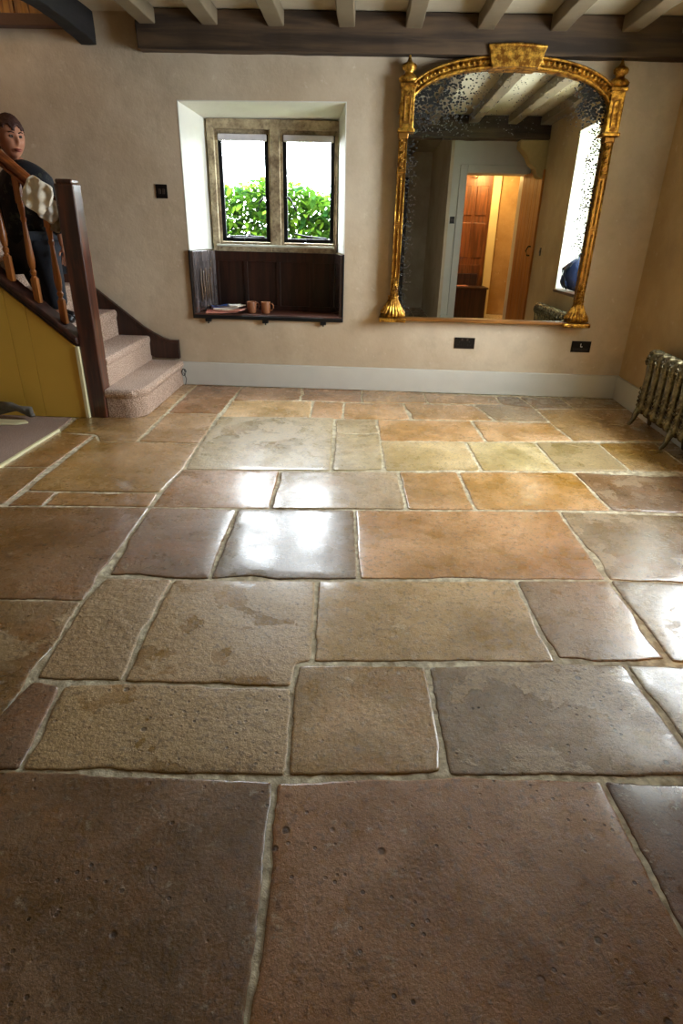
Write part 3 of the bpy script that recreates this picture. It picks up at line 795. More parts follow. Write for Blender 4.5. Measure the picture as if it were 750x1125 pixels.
tag(obj('cable_loop', bm, IRON, smooth=True), 'small loop of black cable on the baseboard beside the bottom step', 'cable')

# ------------------------------------------------------------------ staircase
RX, RISE, GO = -1.425, .185, .235
st = thing('staircase', 'carpeted wooden staircase with yellow panelled side climbing to the left', 'staircase', (-1.7, 4.2, 0))
def sp_(name, bm, mat, parent=None, **k):
    bmesh.ops.translate(bm, vec=(1.7, -4.2, 0), verts=bm.verts); return obj(name, bm, mat, parent or st, **k)
def step_outline(i):
    x1 = RX-GO*i; x0 = RX-GO*(i+1)-.02
    if i == 0:
        r = .115; pts = [(x0, 4.715), (x1, 4.715)]
        ny = 3.765
        for k in range(9):
            a = k/8*math.pi/2; pts.append((x1-r+r*math.cos(a), ny+r-r*math.sin(a)))
        pts += [(-1.662, 3.765), (-1.662, 3.90), (x0, 3.90)]
        return pts
    return [(x0, 4.715), (x1, 4.715), (x1, 3.845), (x0, 3.845)]
for i in range(12):
    pts = step_outline(i); bm = bmesh.new()
    z1 = RISE*(i+1)+.002; z0 = RISE*i if i else 0.0
    cx = sum(p[0] for p in pts)/len(pts); n = len(pts)
    # rounded nosing: stacked rings
    rings = []
    kn = 1 if i == 0 else .45
    for dz, dn in ((0, 0), (z1-z0-.055, 0), (z1-z0-.045, .010*kn), (z1-z0-.028, .016*kn), (z1-z0-.010, .012*kn), (z1-z0, -.006)):
        rg = []
        for (x, y) in pts:
            xx = x+(dn if x > RX-GO*i-.13 and x > pts[0][0]+.05 else 0)
            yy_ = y-(dn if (i == 0 and y < 3.78) else 0)
            rg.append(bm.verts.new((xx, yy_, z0+dz)))
        rings.append(rg)
    for a, b in zip(rings, rings[1:]):
        for k in range(n): bm.faces.new((a[k], a[(k+1) % n], b[(k+1) % n], b[k]))
    bm.faces.new(rings[0][::-1]); bm.faces.new(rings[-1])
    sp_('step', bm, CARPET, smooth=False, bevel=.006, seg=3)
SL = .80
def cap_z(x): return .475+SL*(-1.785-x)*1.06
# wall string
bm = bmesh.new()
top = [(-1.432, .205), (-1.432, .345), (-1.50, .345), (-1.555, .362), (-1.63, .40), (-1.70, .445), (-2.05, .725), (-4.38, .725+.79*2.33), (-4.38, .3+.79*2.33), (-2.05, .45), (-1.63, .205)]
prism(bm, top, 'y', 4.690, 4.717)
wsr = sp_('wall_string', bm, DARKWOOD, bevel=.004)
bm = bmesh.new()
edge = [(-1.432, .345), (-1.50, .345), (-1.555, .362), (-1.63, .40), (-1.70, .445), (-2.05, .725), (-4.38, .725+.79*2.33)]
band = [(x, z) for x, z in edge] + [(x, z-.022) for x, z in edge[::-1]]
prism(bm, band, 'y', 4.678, 4.692); box(bm, -1.445, -1.432, 4.676, 4.692, .205, .345)
sp_('string_moulding', bm, DARKWOOD, wsr, bevel=.003)
# outer string with its cap, and the yellow panelling under it
SX = [-1.775, -4.38]
bm = bmesh.new(); z = [cap_z(x) for x in SX]
prism(bm, [(SX[0], z[0]), (SX[0], z[0]-.03), (SX[1], z[1]-.03), (SX[1], z[1])], 'y', 3.752, 3.858)
sp_('outer_string', bm, DARKWOOD, bevel=.004)
bm = bmesh.new(); prism(bm, [(SX[0], z[0]), (SX[0], z[0]+.045), (SX[1], z[1]+.045), (SX[1], z[1])], 'y', 3.728, 3.88)
sp_('string_cap', bm, DARKWOOD, bevel=.014, seg=3)
bm = bmesh.new(); xs = [-1.798, -2.07, -2.19, -2.45, -2.72, -3.0, -3.3, -3.6, -3.9, -4.2, -4.38]
for a, b in zip(xs, xs[1:]):
    prism(bm, [(a-.0015, 0), (a-.0015, cap_z(a)-.028), (b+.0015, cap_z(b)-.028), (b+.0015, 0)], 'y', 3.744, 3.762)
sp_('side_panel', bm, YELLOW, bevel=.0015, label='mustard yellow boarding')
sp_('edge_strip', BX(-1.800, -1.776, 3.735, 3.765, 0, cap_z(-1.79)-.02), CREAM, bevel=.003, label='cream painted edge strip')
# newel
bm = bmesh.new(); box(bm, -1.776, -1.664, 3.752, 3.864, 0, 1.355)
t = bmesh.ops.create_cube(bm, size=1); bmesh.ops.transform(bm, matrix=Matrix.Translation((-1.72, 3.808, 1.366)) @ Matrix.Diagonal((.096, .096, .026, 1)), verts=t['verts'])
sp_('newel_post', bm, NEWEL, bevel=.009, seg=3)
# handrail: moulded section swept along the pitch
def rail_z(x): return 1.262+SL*1.04*(-1.775-x)
prof = [(-.030, -.038), (-.030, -.024), (-.020, -.018), (-.034, -.004), (-.036, .014), (-.026, .030), (-.008, .038), (.008, .038), (.026, .030), (.036, .014), (.034, -.004), (.020, -.018), (.030, -.024), (.030, -.038)]
bm = bmesh.new(); rings = []
for x in (-1.775, -4.3):
    rings.append([bm.verts.new((x, 3.808+u, rail_z(x)-.035+v*1.15)) for u, v in prof])
for i in range(len(prof)): bm.faces.new((rings[0][i], rings[0][(i+1) % len(prof)], rings[1][(i+1) % len(prof)], rings[1][i]))
bm.faces.new(rings[0]); bm.faces.new(rings[1][::-1])
sp_('handrail', bm, PINE_X, bevel=.002)
# balusters (turned), one shape copied
def baluster_bm(h):
    bm = bmesh.new(); b = .018
    box(bm, -b, b, -b, b, 0, .14); box(bm, -b, b, -b, b, h-.13, h+.02)
    p = [(.016, .138), (.018, .145), (.011, .155), (.017, .168), (.019, .178), (.012, .192), (.016, .20), (.020, .225), (.0215, .26), (.018, .33), (.013, h*.62), (.0115, h*.66), (.016, h*.68), (.0165, h*.695), (.012, h*.71), (.018, h-.15), (.018, h-.128)]
    lathe(bm, p, 16); return bm
bh = rail_z(-1.87)-.075-(cap_z(-1.87)+.045)
for k in range(17):
    x = -1.868-k*.142
    bm = baluster_bm(bh); bmesh.ops.translate(bm, vec=(x, 3.808, cap_z(x)+.040), verts=bm.verts)
    sp_('baluster', bm, PINE, bevel=.002)

# cloths over the rail
def drape(name, cx, cz, w_, h_, rot, y, mat, label, th=.012):
    bm = bmesh.new(); n = 14; g = []
    for i in range(n+1):
        row = []
        for j in range(n+1):
            u, v = i/n*2-1, j/n*2-1; r_ = .86+.14*(1-abs(u*v)**2)
            X, Z = u*w_/2*r_, v*h_/2*r_
            Y = -.010*math.cos(u*1.4)-.008*math.sin(u*6+v*3)-.005*math.cos(v*7-u*2)-(.035 if v > 0 else .035+.012*v)
            row.append(bm.verts.new((X, Y, Z)))
        g.append(row)
    for i in range(n):
        for j in range(n): bm.faces.new((g[i][j], g[i+1][j], g[i+1][j+1], g[i][j+1]))
    bmesh.ops.transform(bm, matrix=Matrix.Translation((cx, y, cz)) @ Matrix.Rotation(R(rot), 4, 'Y'), verts=bm.verts)
    o = obj(name, bm, mat, smooth=True); so = o.modifiers.new('s', 'SOLIDIFY'); so.thickness = th; so.offset = 1
    b = o.modifiers.new('b', 'BEVEL'); b.width = .003; b.segments = 2
    return tag(o, label, 'cloth', 'cloths hung on the stair rail')
WHITE = plain('white_cotton', '#f2e8d2', .85, 0, .003, 18, .12)
drape('folded_cloth', -1.872, 1.292, .155, .175, 37, 3.775, WHITE, 'large folded white cloth over the handrail next to the newel post', .016)
drape('folded_cloth', -1.835, 1.225, .13, .13, 37, 3.802, plain('grey_cotton', '#cfc9c0', .85, 0, .003, 18, .12), 'grey-white cloth peeping out under the large white cloth', .012)
drape('folded_cloth', -1.822, 1.150, .075, .095, 30, 3.84, plain('beige_cotton', '#9f937f', .85, 0, .003, 18, .12), 'small beige cloth corner hanging lowest beside the newel post', .008)

# clutter on the carpet at the left edge
bm = bmesh.new(); box(bm, -.20, .20, -.008, .008, 0, .34, Matrix.Rotation(R(-10), 4, 'X') @ Matrix.Rotation(R(-22), 4, 'Y'))
o = obj('leaning_board', bm, PINE, bevel=.004); o.location = (-2.57, 3.66, .078); tag(o, 'orange wooden board leaning at the left edge against the yellow panelling', 'board')
bm = bmesh.new(); prism(bm, [(-2.75, 3.42), (-2.15, 3.52), (-2.09, 3.56), (-2.13, 3.60), (-2.75, 3.60)], 'z', .007, .020)
tag(obj('cream_mat', bm, CREAM, bevel=.005), 'flat cream card lying on the carpet at the left edge', 'card')
bm = bmesh.new(); n = 26
for k in range(4):
    tube(bm, [(-2.33, 3.64+.01*k, .04+.02*k), (-2.22, 3.655-.01*k, .075+.01*k), (-2.12, 3.66, .070-.012*k), (-2.10, 3.64, .03+.005*k)], [.012, .020, .020, .014], 8)
tag(obj('grey_rag', bm, plain('grey_cloth', '#6f6a60', .9, 0, .004, 25, .3), smooth=True), 'crumpled grey rag against the foot of the yellow panelling', 'rag')

# ------------------------------------------------------------------ gilt mirror
GY = 4.665       # glass plane
mr = thing('gilt_mirror', 'large arched gilt overmantel mirror with foxed old glass on the right of the wall', 'mirror', (.9, 4.70, .54))
mr.rotation_euler = (0, 0, 0)
def mp(name, bm, mat, parent=None, **k):
    bmesh.ops.translate(bm, vec=(-.9, -4.70, -.54), verts=bm.verts); return obj(name, bm, mat, parent or mr, **k)
XL, XRR = .235, 1.515; ZB = .565; ZS = 1.84; ZT = 2.088; XC = .875
def arch_old(off, n=40):                      # arch curve from the left spring to the right spring, grown outward by off
    a = (XRR-XL)/2+off; hgt = ZT-ZS+off; p = []
    for i in range(n+1):
        t = math.pi*(1-i/n); c, s = math.cos(t), math.sin(t)
        e = 2/2.25
        p.append((XC+a*math.copysign(abs(c)**e, c), ZS+hgt*abs(s)**e))
    return p
def arch(off, n=40):
    b_ = arch_old(0, n)
    if not off: return b_
    o_ = []
    for i in range(n+1):
        p, q_ = Vector(b_[max(i-1, 0)]), Vector(b_[min(i+1, n)]); t = (q_-p).normalized()
        if i == 0 or i == n: t = Vector((0, 1 if i == 0 else -1))
        o_.append((b_[i][0]-t.y*off, b_[i][1]+t.x*off))
    return o_
bm = bmesh.new()
out = [(XL-.02, ZB-.01)] + arch(.02) + [(XRR+.02, ZB-.01)]
vs = [bm.verts.new((x-.9+0, 0, z-.54)) for x, z in out]; bm.faces.new(vs[::-1])
me = bpy.data.meshes.new('glass'); bm.to_mesh(me); bm.free(); me.materials.append(MIRROR)
g_ = bpy.data.objects.new('mirror_glass', me); C.objects.link(g_); g_.parent = mr
g_.location = (0, GY-4.70, 0); g_.rotation_euler = (R(-.6), 0, 0)
sd = g_.modifiers.new('s', 'SOLIDIFY'); sd.thickness = .004; sd.offset = 0
# backing board
bm = bmesh.new(); prism(bm, [(XL-.03, ZB-.02)] + arch(.03) + [(XRR+.03, ZB-.02)], 'y', 4.700, 4.718)
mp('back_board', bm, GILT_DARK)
# arch moulding: bands of different depth
def arch_band(o0, o1, y0, y1, nm, mat, bev=.004):
    bm = bmesh.new(); A = arch(o0, 56); B = arch(o1, 56); n = len(A)
    rows = [[bm.verts.new((x, y, z)) for x, z in P_] for P_, y in ((A, y1), (A, y0+.008), (arch((o0+o1)/2, 56), y0-.006), (B, y0+.004), (B, y1))]
    for a, b in zip(rows, rows[1:]+rows[:1]):
        for i in range(n-1): bm.faces.new((a[i], a[i+1], b[i+1], b[i]))
    bm.faces.new([r_[0] for r_ in rows]); bm.faces.new([r_[-1] for r_ in rows][::-1])
    return mp(nm, bm, mat, smooth=True)
am = arch_band(0, .020, 4.640, 4.715, 'inner_arch_moulding', GILT)
arch_band(.018, .056, 4.648, 4.715, 'arch_frieze', GILT)
arch_band(.054, .070, 4.630, 4.715, 'outer_arch_moulding', GILT)
bm = bmesh.new(); P1 = arch(.024, 110); P2 = arch(.052, 110)       # leaf ornaments along the frieze
for i in range(4, 107, 2):
    (x0, z0), (x1, z1) = P1[i], P2[min(i+1, 110)]
    tube(bm, [(x0, 4.640, z0), ((x0+x1)/2, 4.628, (z0+z1)/2), (x1, 4.638, z1)], [.003, .009, .004], 6)
mp('frieze_ornament', bm, GILT, am, smooth=True)
# cartouche at the crown
bm = bmesh.new()
prism(bm, [(XC-.17, 2.17), (XC-.155, 2.11), (XC-.14, 2.085), (XC, 2.092), (XC+.14, 2.085), (XC+.155, 2.11), (XC+.17, 2.17), (XC+.178, 2.192), (XC, 2.20), (XC-.178, 2.192)], 'y', 4.592, 4.70)
tube(bm, [(XC-.178, 4.60, 2.192), (XC, 4.588, 2.200), (XC+.178, 4.60, 2.192)], .011, 8)
mp('crown_cartouche', bm, GILT, bevel=.008)
# side pilasters, capitals, finials, feet
for s, (px0, px1) in ((0, (.178, .232)), (1, (1.518, 1.572))):
    pc = (px0+px1)/2
    bm = bmesh.new(); box(bm, px0, px1, 4.64, 4.715, .70, 1.74)
    box(bm, px0-.006, px1+.006, 4.632, 4.715, 1.70, 1.735); box(bm, px0-.004, px1+.004, 4.634, 4.715, 1.18, 1.20); box(bm, px0-.004, px1+.004, 4.634, 4.715, 1.50, 1.515)
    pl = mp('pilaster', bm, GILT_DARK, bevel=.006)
    bm = bmesh.new()
    for k in range(52):
        z_ = .84+k*.0125
        if 1.16 < z_ < 1.21: continue
        ball(bm, (pc, 4.634, z_), .0075, sub=1)
    mp('bead_row', bm, GILT, pl, smooth=True)
    bm = bmesh.new()
    for k in range(30):
        t = k/29; z_ = .70+t*.13; tube(bm, [(pc+.02*math.sin(k*2.2), 4.634, z_), (pc+.012*math.cos(k*1.7), 4.620, z_+.012)], [.007, .004], 5)
    for k in range(18):
        z_ = 1.52+k*.010; tube(bm, [(pc-.018+.004*math.sin(k), 4.632, z_), (pc+.018*math.cos(k*1.3), 4.620, z_+.010)], [.006, .004], 5)
    for sx in (-1, 1): tube(bm, [(pc+sx*.024, 4.638, .72), (pc+sx*.026, 4.632, 1.2), (pc+sx*.024, 4.638, 1.70)], .0045, 6)
    mp('leaf_scrolls', bm, GILT, pl, smooth=True)
    # capital block with sunk panel
    cx = pc+(.015 if s == 0 else .0)
    bm = bmesh.new()
    cw = .045
    box(bm, cx-cw, cx+cw, 4.625, 4.715, 1.745, 1.99)
    for z_, e in ((1.735, .010), (1.98, .008)): box(bm, cx-cw-e, cx+cw+e, 4.612, 4.715, z_, z_+.022)
    cp = mp('capital_block', bm, GILT, bevel=.006)
    bm = bmesh.new()
    for a, b, c, d in ((-.022, -.014, 1.79, 1.93), (.014, .022, 1.79, 1.93), (-.022, .022, 1.782, 1.792), (-.022, .022, 1.928, 1.938)): box(bm, cx+a, cx+b, 4.617, 4.628, c, d)
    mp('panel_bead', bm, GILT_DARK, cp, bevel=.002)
    # small bracket scroll where the arch meets the capital
    bm = bmesh.new(); sx = 1 if s == 0 else -1
    ex = (XL if s == 0 else XRR)
    tube(bm, [(ex-sx*.01, 4.64, 1.86), (ex+sx*.018, 4.64, 1.835), (ex+sx*.020, 4.64, 1.805), (ex-sx*.005, 4.64, 1.79)], [.018, .016, .014, .010], 8)
    mp('scroll_bracket', bm, GILT, cp, smooth=True)
    bm = bmesh.new()
    lathe(bm, [(.045, 0), (.062, .008), (.066, .025), (.050, .040), (.030, .048), (.026, .060), (.044, .072), (.048, .090), (.040, .102), (.020, .110), (.012, .122), (.006, .145), (.005, .160), (.011, .168), (.013, .178), (.008, .188), (.002, .191)], 24, (cx, 4.662, 2.005), sy=.75)
    fn = mp('urn_finial', bm, GILT, smooth=True)
    # scrolled acanthus foot
    bm = bmesh.new(); fx = pc-(.004 if s == 0 else -.004)
    lathe(bm, [(.070, 0), (.082, .012), (.078, .035), (.060, .060), (.045, .085), (.034, .120), (.028, .150)], 24, (fx, 4.665, .565), sy=.6)
    for k in range(11):
        a = -math.pi*k/10; c_, s_ = math.cos(a), math.sin(a)
        tube(bm, [(fx+.086*c_, 4.668+.055*s_, .575), (fx+.080*c_, 4.668+.052*s_, .60), (fx+.052*c_, 4.668+.036*s_, .645), (fx+.030*c_, 4.668+.022*s_, .70), (fx+.034*c_, 4.668+.026*s_, .722)], [.012, .013, .010, .007, .008], 7)
    mp('acanthus_foot', bm, GILT, smooth=True)
    mp('foot_block', BX(fx-.098, fx+.098, 4.600, 4.718, .538, .566), GILT, bevel=.007, seg=3)
mp('bottom_rail', BX(.24, 1.50, 4.632, 4.716, .545, .572), wood('gilt_bottom_rail', '#a8702c', '#6b4316', .35, 'x'), bevel=.006)

# ------------------------------------------------------------------ radiator
XRAD = 1.888
rad = thing('cast_iron_radiator', 'ornate cast iron column radiator standing against the right wall', 'radiator', (XRAD, 3.2, 0))
def section_bm():
    bm = bmesh.new(); lev = []
    zs = [(.085, .40, .5), (.095, .75, .85), (.11, .92, 1), (.14, 1, 1), (.17, .98, .92), (.22, .90, .82), (.34, .86, .80), (.40, .92, .86), (.43, 1, .96), (.455, 1.02, 1), (.475, .96, .96), (.490, .80, .85), (.500, .5, .6)]
    n = 28
    for z, kx, ky in zs:
        rg = []
        for i in range(n):
            a = 2*math.pi*i/n; c, s = math.cos(a), math.sin(a)
            x = .053*kx*math.copysign(abs(c)**.75, c); y = .043*ky*math.copysign(abs(s)**.8, s)
            # web: the columns pinch in the middle
            if .16 < z < .42: y *= 1-.55*math.exp(-(x/.014)**2)
            rg.append(bm.verts.new((x, y, z)))
        lev.append(rg)
    for a, b in zip(lev, lev[1:]):
        for i in range(n): bm.faces.new((a[i], a[(i+1) % n], b[(i+1) % n], b[i]))
    bm.faces.new(lev[0][::-1]); bm.faces.new(lev[-1])
    return bm
def orn_bm():
    bm = bmesh.new()
    for s in (-1, 1):
        pts = [(-.050, s*.020, .405), (-.057, s*.024, .43), (-.057, s*.016, .452), (-.057, s*.006, .44), (-.055, s*.010, .425)]
        tube(bm, pts, [.003, .005, .005, .004, .003], 6)
        tube(bm, [(-.046, s*.018, .482), (-.02, s*.020, .500), (.02, s*.018, .500), (.044, s*.016, .482)], .005, 6)
        for k in range(5):
            z = .13+k*.028; tube(bm, [(-.050, s*.004, z), (-.055, s*.014, z+.012), (-.048, s*.020, z+.022)], [.003, .005, .002], 6)
    ball(bm, (-.053, 0, .465), .010, sub=1)
    return bm
sec_me = None
PITCH_R = .098
NS = 17
for k in range(NS):
    y = 3.985-3.2-k*PITCH_R
    if k == 0:
        s0 = obj('section', section_bm(), RADM, rad, smooth=True); o0 = obj('ornament', orn_bm(), RADM, s0, smooth=True); s0.location = (0, y, 0)
    else:
        c = s0.copy(); C.objects.link(c); c.location = (0, y, 0); d = o0.copy(); C.objects.link(d); d.parent = c
bm = bmesh.new(); tube(bm, [(0, .80, .125), (0, -.90, .125)], .024, 12); tube(bm, [(0, .80, .455), (0, -.90, .455)], .024, 12)
obj('connecting_pipe', bm, RADM, rad, smooth=True)
for k in (0, 5, 11, 16):
    y = 3.985-3.2-k*PITCH_R
    for sx in (-1, 1):
        bm = bmesh.new()
        tube(bm, [(sx*.030, 0, .13), (sx*.050, 0, .085), (sx*(.060 if sx < 0 else .050), 0, .045), (sx*(.074 if sx < 0 else .056), 0, .018), (sx*.088 if sx < 0 else .058, 0, .009)], [.026, .020, .014, .013, .009], 10)
        f = obj('foot', bm, RADM, rad, smooth=True); f.location = (0, y+.0, 0)

# ------------------------------------------------------------------ right window
w2 = sroot('window_2'); w2['label'] = 'window in the right wall above the radiator'
bm = bmesh.new()
for y0, y1 in ((WY0, WY0+.07), (3.17, 3.24), (WY1-.07, WY1)): box(bm, 2.26, 2.34, y0, y1, WZ0, WZ1)
box(bm, 2.26, 2.34, WY0, WY1, WZ1-.06, WZ1); box(bm, 2.26, 2.34, WY0, WY1, WZ0, WZ0+.07)
obj('window_frame', bm, STONEFRAME, w2, bevel=.006)
for a, b in ((WY0+.07, 3.17), (3.24, WY1-.07)):
    obj('pane', BX(2.298, 2.302, a, b, WZ0+.07, WZ1-.06), GLASS, w2)
obj('window_sill', BX(1.955, 2.27, WY0+.01, WY1-.005, WZ0-.028, WZ0+.002), wood('sill_oak', '#5b3a26', '#33200f', .4, 'y'), w2, bevel=.008)
bm = bmesh.new(); box(bm, XW+.002, 2.26, WY0-.004, WY0+.006, WZ0+.003, WZ1); box(bm, XW+.002, 2.26, WY1-.006, WY1+.004, WZ0+.003, WZ1); box(bm, XW+.002, 2.26, WY0, WY1, WZ1-.006, WZ1+.004)
obj('reveal_lining', bm, REVEAL, w2)
# blue rucksack on the sill
rk = thing('rucksack', 'dark blue rucksack on the right-hand window sill, seen in the mirror', 'bag', (2.09, 2.84, WZ0+.002), R(8))
bm = bmesh.new(); ball(bm, (0, 0, .16), .155, .85, .95, 1.03, 3)
for v in bm.verts:
    v.co.z = max(.0, v.co.z); v.co += Vector([noise.noise(v.co*9+Vector((k*9, 0, 0)))*.028 for k in range(3)])
    v.co.z = max(.0, v.co.z)
obj('bag_body', bm, plain('navy_nylon', '#15264a', .5, 0, .003, 20, .3), rk, smooth=True)
bm = bmesh.new(); ball(bm, (-.10, 0, .10), .085, .6, 1, .9, 2)
obj('front_pocket', bm, plain('navy_pocket', '#1c3566', .5, 0, .003, 20, .3), rk, smooth=True)
bm = bmesh.new(); tube(bm, [(0, -.05, .30), (0, -.03, .345), (0, .03, .345), (0, .05, .30)], .008, 8)
for s in (-1, 1): tube(bm, [(-.04, s*.08, .28), (-.13, s*.10, .2), (-.13, s*.09, .08), (-.09, s*.08, .02)], .011, 8)
obj('strap', bm, IRON, rk, smooth=True)

# ------------------------------------------------------------------ doorway seen in the mirror
dr = sroot('door_1'); dr['label'] = 'open boarded door in the lamp-lit doorway, seen in the mirror'
bm = bmesh.new(); box(bm, 1.11, 1.20, .735, .765, 0, 1.95); box(bm, 1.92, 1.965, .735, .765, 0, 1.95); box(bm, 1.20, 1.92, .735, .765, 1.86, 1.95)
obj('door_frame', bm, PAINT_GREY, dr, bevel=.006)
hinge = Vector((1.895, .77, 0)); ang = R(95)
bm = bmesh.new()
for k in range(5): box(bm, -.70+k*.14, -.70+k*.14+.136, 0, .035, .02, 1.85)
for z in (.35, 1.1, 1.7): box(bm, -.66, -.04, .035, .055, z, z+.10)
lf = obj('door_leaf', bm, PINE, dr, bevel=.003); lf.location = hinge; lf.rotation_euler = (0, 0, -ang)
bm = bmesh.new(); tube(bm, [(-.62, -.03, 1.05), (-.60, -.045, 1.0), (-.62, -.03, .95)], .008, 8); tube(bm, [(-.62, -.0, 1.05), (-.62, -.03, 1.05)], .008); tube(bm, [(-.62, 0, .95), (-.62, -.03, .95)], .008)
obj('door_latch', bm, IRON, lf, smooth=True)
sr = plate('light_switch', 1.065, 1.33, .06, .08, 'dark switch plate beside the doorway, seen in the mirror', 'switch', 'switch', y=.74); sr.rotation_euler = (0, 0, math.pi)
sr = plate('light_switch', 0, 0, .05, .085, 'small dark switch on the wall between door and window, seen in the mirror', 'switch', 'switch'); sr.rotation_euler = (0, 0, R(-90)); sr.location = (XW, 1.75, 1.0)
# inside the lamp-lit room
d2 = sroot('door_2'); d2['label'] = 'brown panelled inner door in the lamp-lit room'
bm = bmesh.new(); box(bm, 1.35, 1.86, -1.10, -1.07, 0, 2.0)
for a, b in ((1.41, 1.58), (1.63, 1.80)):
    for c, d in ((.2, .75), (.85, 1.35), (1.45, 1.85)): box(bm, a, b, -1.07, -1.055, c, d)
obj('door_leaf', bm, wood('brown_door', '#8a5630', '#57331b', .4, 'z'), d2, bevel=.008)
bm = bmesh.new(); box(bm, 1.86, 1.98, -1.10, -1.03, 0, 2.1); box(bm, 1.28, 1.35, -1.10, -1.03, 0, 2.1); box(bm, 1.28, 1.98, -1.10, -1.03, 2.0, 2.1)
obj('door_frame', bm, CREAM, d2, bevel=.006)
sc_ = thing('wall_lamp', 'glowing wall lamp in the lamp-lit room, seen in the mirror', 'lamp', (1.60, -.92, 1.98))
m = N('lamp_glow'); m.b.inputs['Emission Color'].default_value = (1, .6, .2, 1); m.b.inputs['Emission Strength'].default_value = 25
bm = bmesh.new(); lathe(bm, [(.022, 0), (.040, .03), (.036, .08), (.018, .11)], 16); obj('lamp_shade', bm, m.out(rgb('#ffd090'), .5), sc_, smooth=True)
bm = bmesh.new(); tube(bm, [(0, 0, 0), (0, -.05, -.03), (0, -.14, -.02)], .008, 8); lathe(bm, [(.028, -.006), (.028, .004)], 16)
obj('lamp_arm', bm, GILT, sc_, smooth=True)
l_ = bpy.data.lights.new('hall_lamp', 'POINT'); l_.energy = 32; l_.color = (1, .58, .22); l_.shadow_soft_size = .06
lo = bpy.data.objects.new('hall_lamp', l_); C.objects.link(lo); lo.location = (1.75, -.55, 2.02)
ch = thing('wooden_chest', 'dark wooden chest with a stepped back in the lamp-lit room', 'chest', (1.55, -.72, 0))
obj('chest_body', BX(-.22, .30, -.20, .20, 0, .42), DARKWOOD, ch, bevel=.008); obj('chest_back', BX(-.22, .20, -.28, -.20, 0, .62), DARKWOOD, ch, bevel=.008)
obj('chest_lid', BX(-.24, .32, -.20, .22, .42, .445), DARKWOOD, ch, bevel=.006)
bm = bmesh.new(); prism(bm, [(-.1, -.08), (.08, -.1), (.1, .06), (-.08, .1)], 'z', 0, .012)
o = obj('pink_paper', bm, plain('pink_paper', '#d29a94', .7), bevel=.002); o.location = (1.48, -.70, .447); tag(o, 'sheet of pink paper lying on the dark chest', 'paper')
# dark doorway and plain wall behind the photographer
d3 = sroot('door_3'); bm = bmesh.new(); box(bm, .30, .62, -1.80, -1.765, 0, 2.0)
obj('door_leaf', bm, DARKWOOD, d3, bevel=.005)

# ------------------------------------------------------------------ boy on the stairs
def skin(name, verts, edges, radii, mat, parent, sub=2, root=0):
    me = bpy.data.meshes.new(name); me.from_pydata([Vector(v) for v in verts], edges, []); me.materials.append(mat)
    o = bpy.data.objects.new(name, me); C.objects.link(o)
    if parent: o.parent = parent
    m_ = o.modifiers.new('skin', 'SKIN'); m_.use_smooth_shade = True
    for i, r in enumerate(radii):
        me.skin_vertices[0].data[i].radius = r if isinstance(r, tuple) else (r, r)
        me.skin_vertices[0].data[i].use_root = (i == root)
    s = o.modifiers.new('sub', 'SUBSURF'); s.levels = sub; s.render_levels = sub
    return o
SKIN = plain('skin', '#b87f62', .5, 0, .0006, 30, .08)
boy = thing('person', 'boy in a dark patterned jacket standing on the stairs behind the banisters, looking right', 'person', (-2.06, 4.02, .555))
B0 = Vector((-2.06, 4.02, .555))
def bl(*p): return [tuple(Vector(q)-B0) for q in p]
HC = Vector((-2.092, 3.99, 1.592))        # head centre
# body: pelvis, spine, neck, legs, arms, hands
V = bl((-2.12, 4.08, 1.02), (-2.11, 4.07, 1.15), (-2.09, 4.04, 1.30), (-2.085, 4.02, 1.40), (-2.088, 4.01, 1.50),
       (-2.03, 4.03, 1.00), (-2.00, 4.00, .80), (-2.00, 4.02, .62), (-1.95, 4.00, .585),
       (-2.19, 4.13, 1.0), (-2.14, 4.12, .80), (-2.06, 4.16, .62), (-2.0, 4.15, .585),
       (-1.95, 4.00, 1.36), (-1.885, 3.98, 1.20), (-1.870, 3.955, 1.06), (-1.862, 3.945, 1.015),
       (-2.21, 4.12, 1.35), (-2.265, 4.10, 1.18), (-2.28, 4.06, 1.06), (-2.28, 4.045, 1.015))
E_ = [(0, 1), (1, 2), (2, 3), (3, 4), (0, 5), (5, 6), (6, 7), (7, 8), (0, 9), (9, 10), (10, 11), (11, 12), (2, 13), (13, 14), (14, 15), (15, 16), (2, 17), (17, 18), (18, 19), (19, 20)]
Rr = [.085, .085, .09, .05, .045, .06, .042, .032, .025, .06, .042, .032, .025, .045, .034, .024, .020, .045, .034, .024, .020]
body = skin('body', V, E_, Rr, SKIN, boy)
# jacket and trousers over it
V = bl((-2.12, 4.08, .98), (-2.12, 4.08, 1.10), (-2.10, 4.05, 1.24), (-2.085, 4.03, 1.355), (-2.087, 4.012, 1.495),
       (-1.955, 4.00, 1.355), (-1.888, 3.985, 1.20), (-1.872, 3.965, 1.075), (-2.21, 4.11, 1.35), (-2.265, 4.10, 1.19), (-2.278, 4.065, 1.075))
J = N('dark_patterned_jacket'); f_ = J.ramp(J.noise(22, 4, .7), .56, .62)
JM = J.out(J.mix(f_, rgb('#12131a'), rgb('#3e4138')), .8)
skin('jacket', V, [(0, 1), (1, 2), (2, 3), (3, 4), (3, 5), (5, 6), (6, 7), (3, 8), (8, 9), (9, 10)],
     [(.150, .12), (.155, .12), (.158, .12), (.125, .10), (.070, .070), .078, .066, .050, .078, .066, .050], JM, boy)
V = bl((-2.12, 4.08, 1.00), (-2.03, 4.03, .98), (-2.00, 4.00, .80), (-2.00, 4.02, .635), (-2.19, 4.13, .98), (-2.14, 4.12, .80), (-2.06, 4.15, .635))
skin('trousers', V, [(0, 1), (1, 2), (2, 3), (0, 4), (4, 5), (5, 6)], [.13, .098, .078, .066, .098, .078, .066], plain('dark_denim', '#12161f', .85, 0, .001, 60, .3), boy)
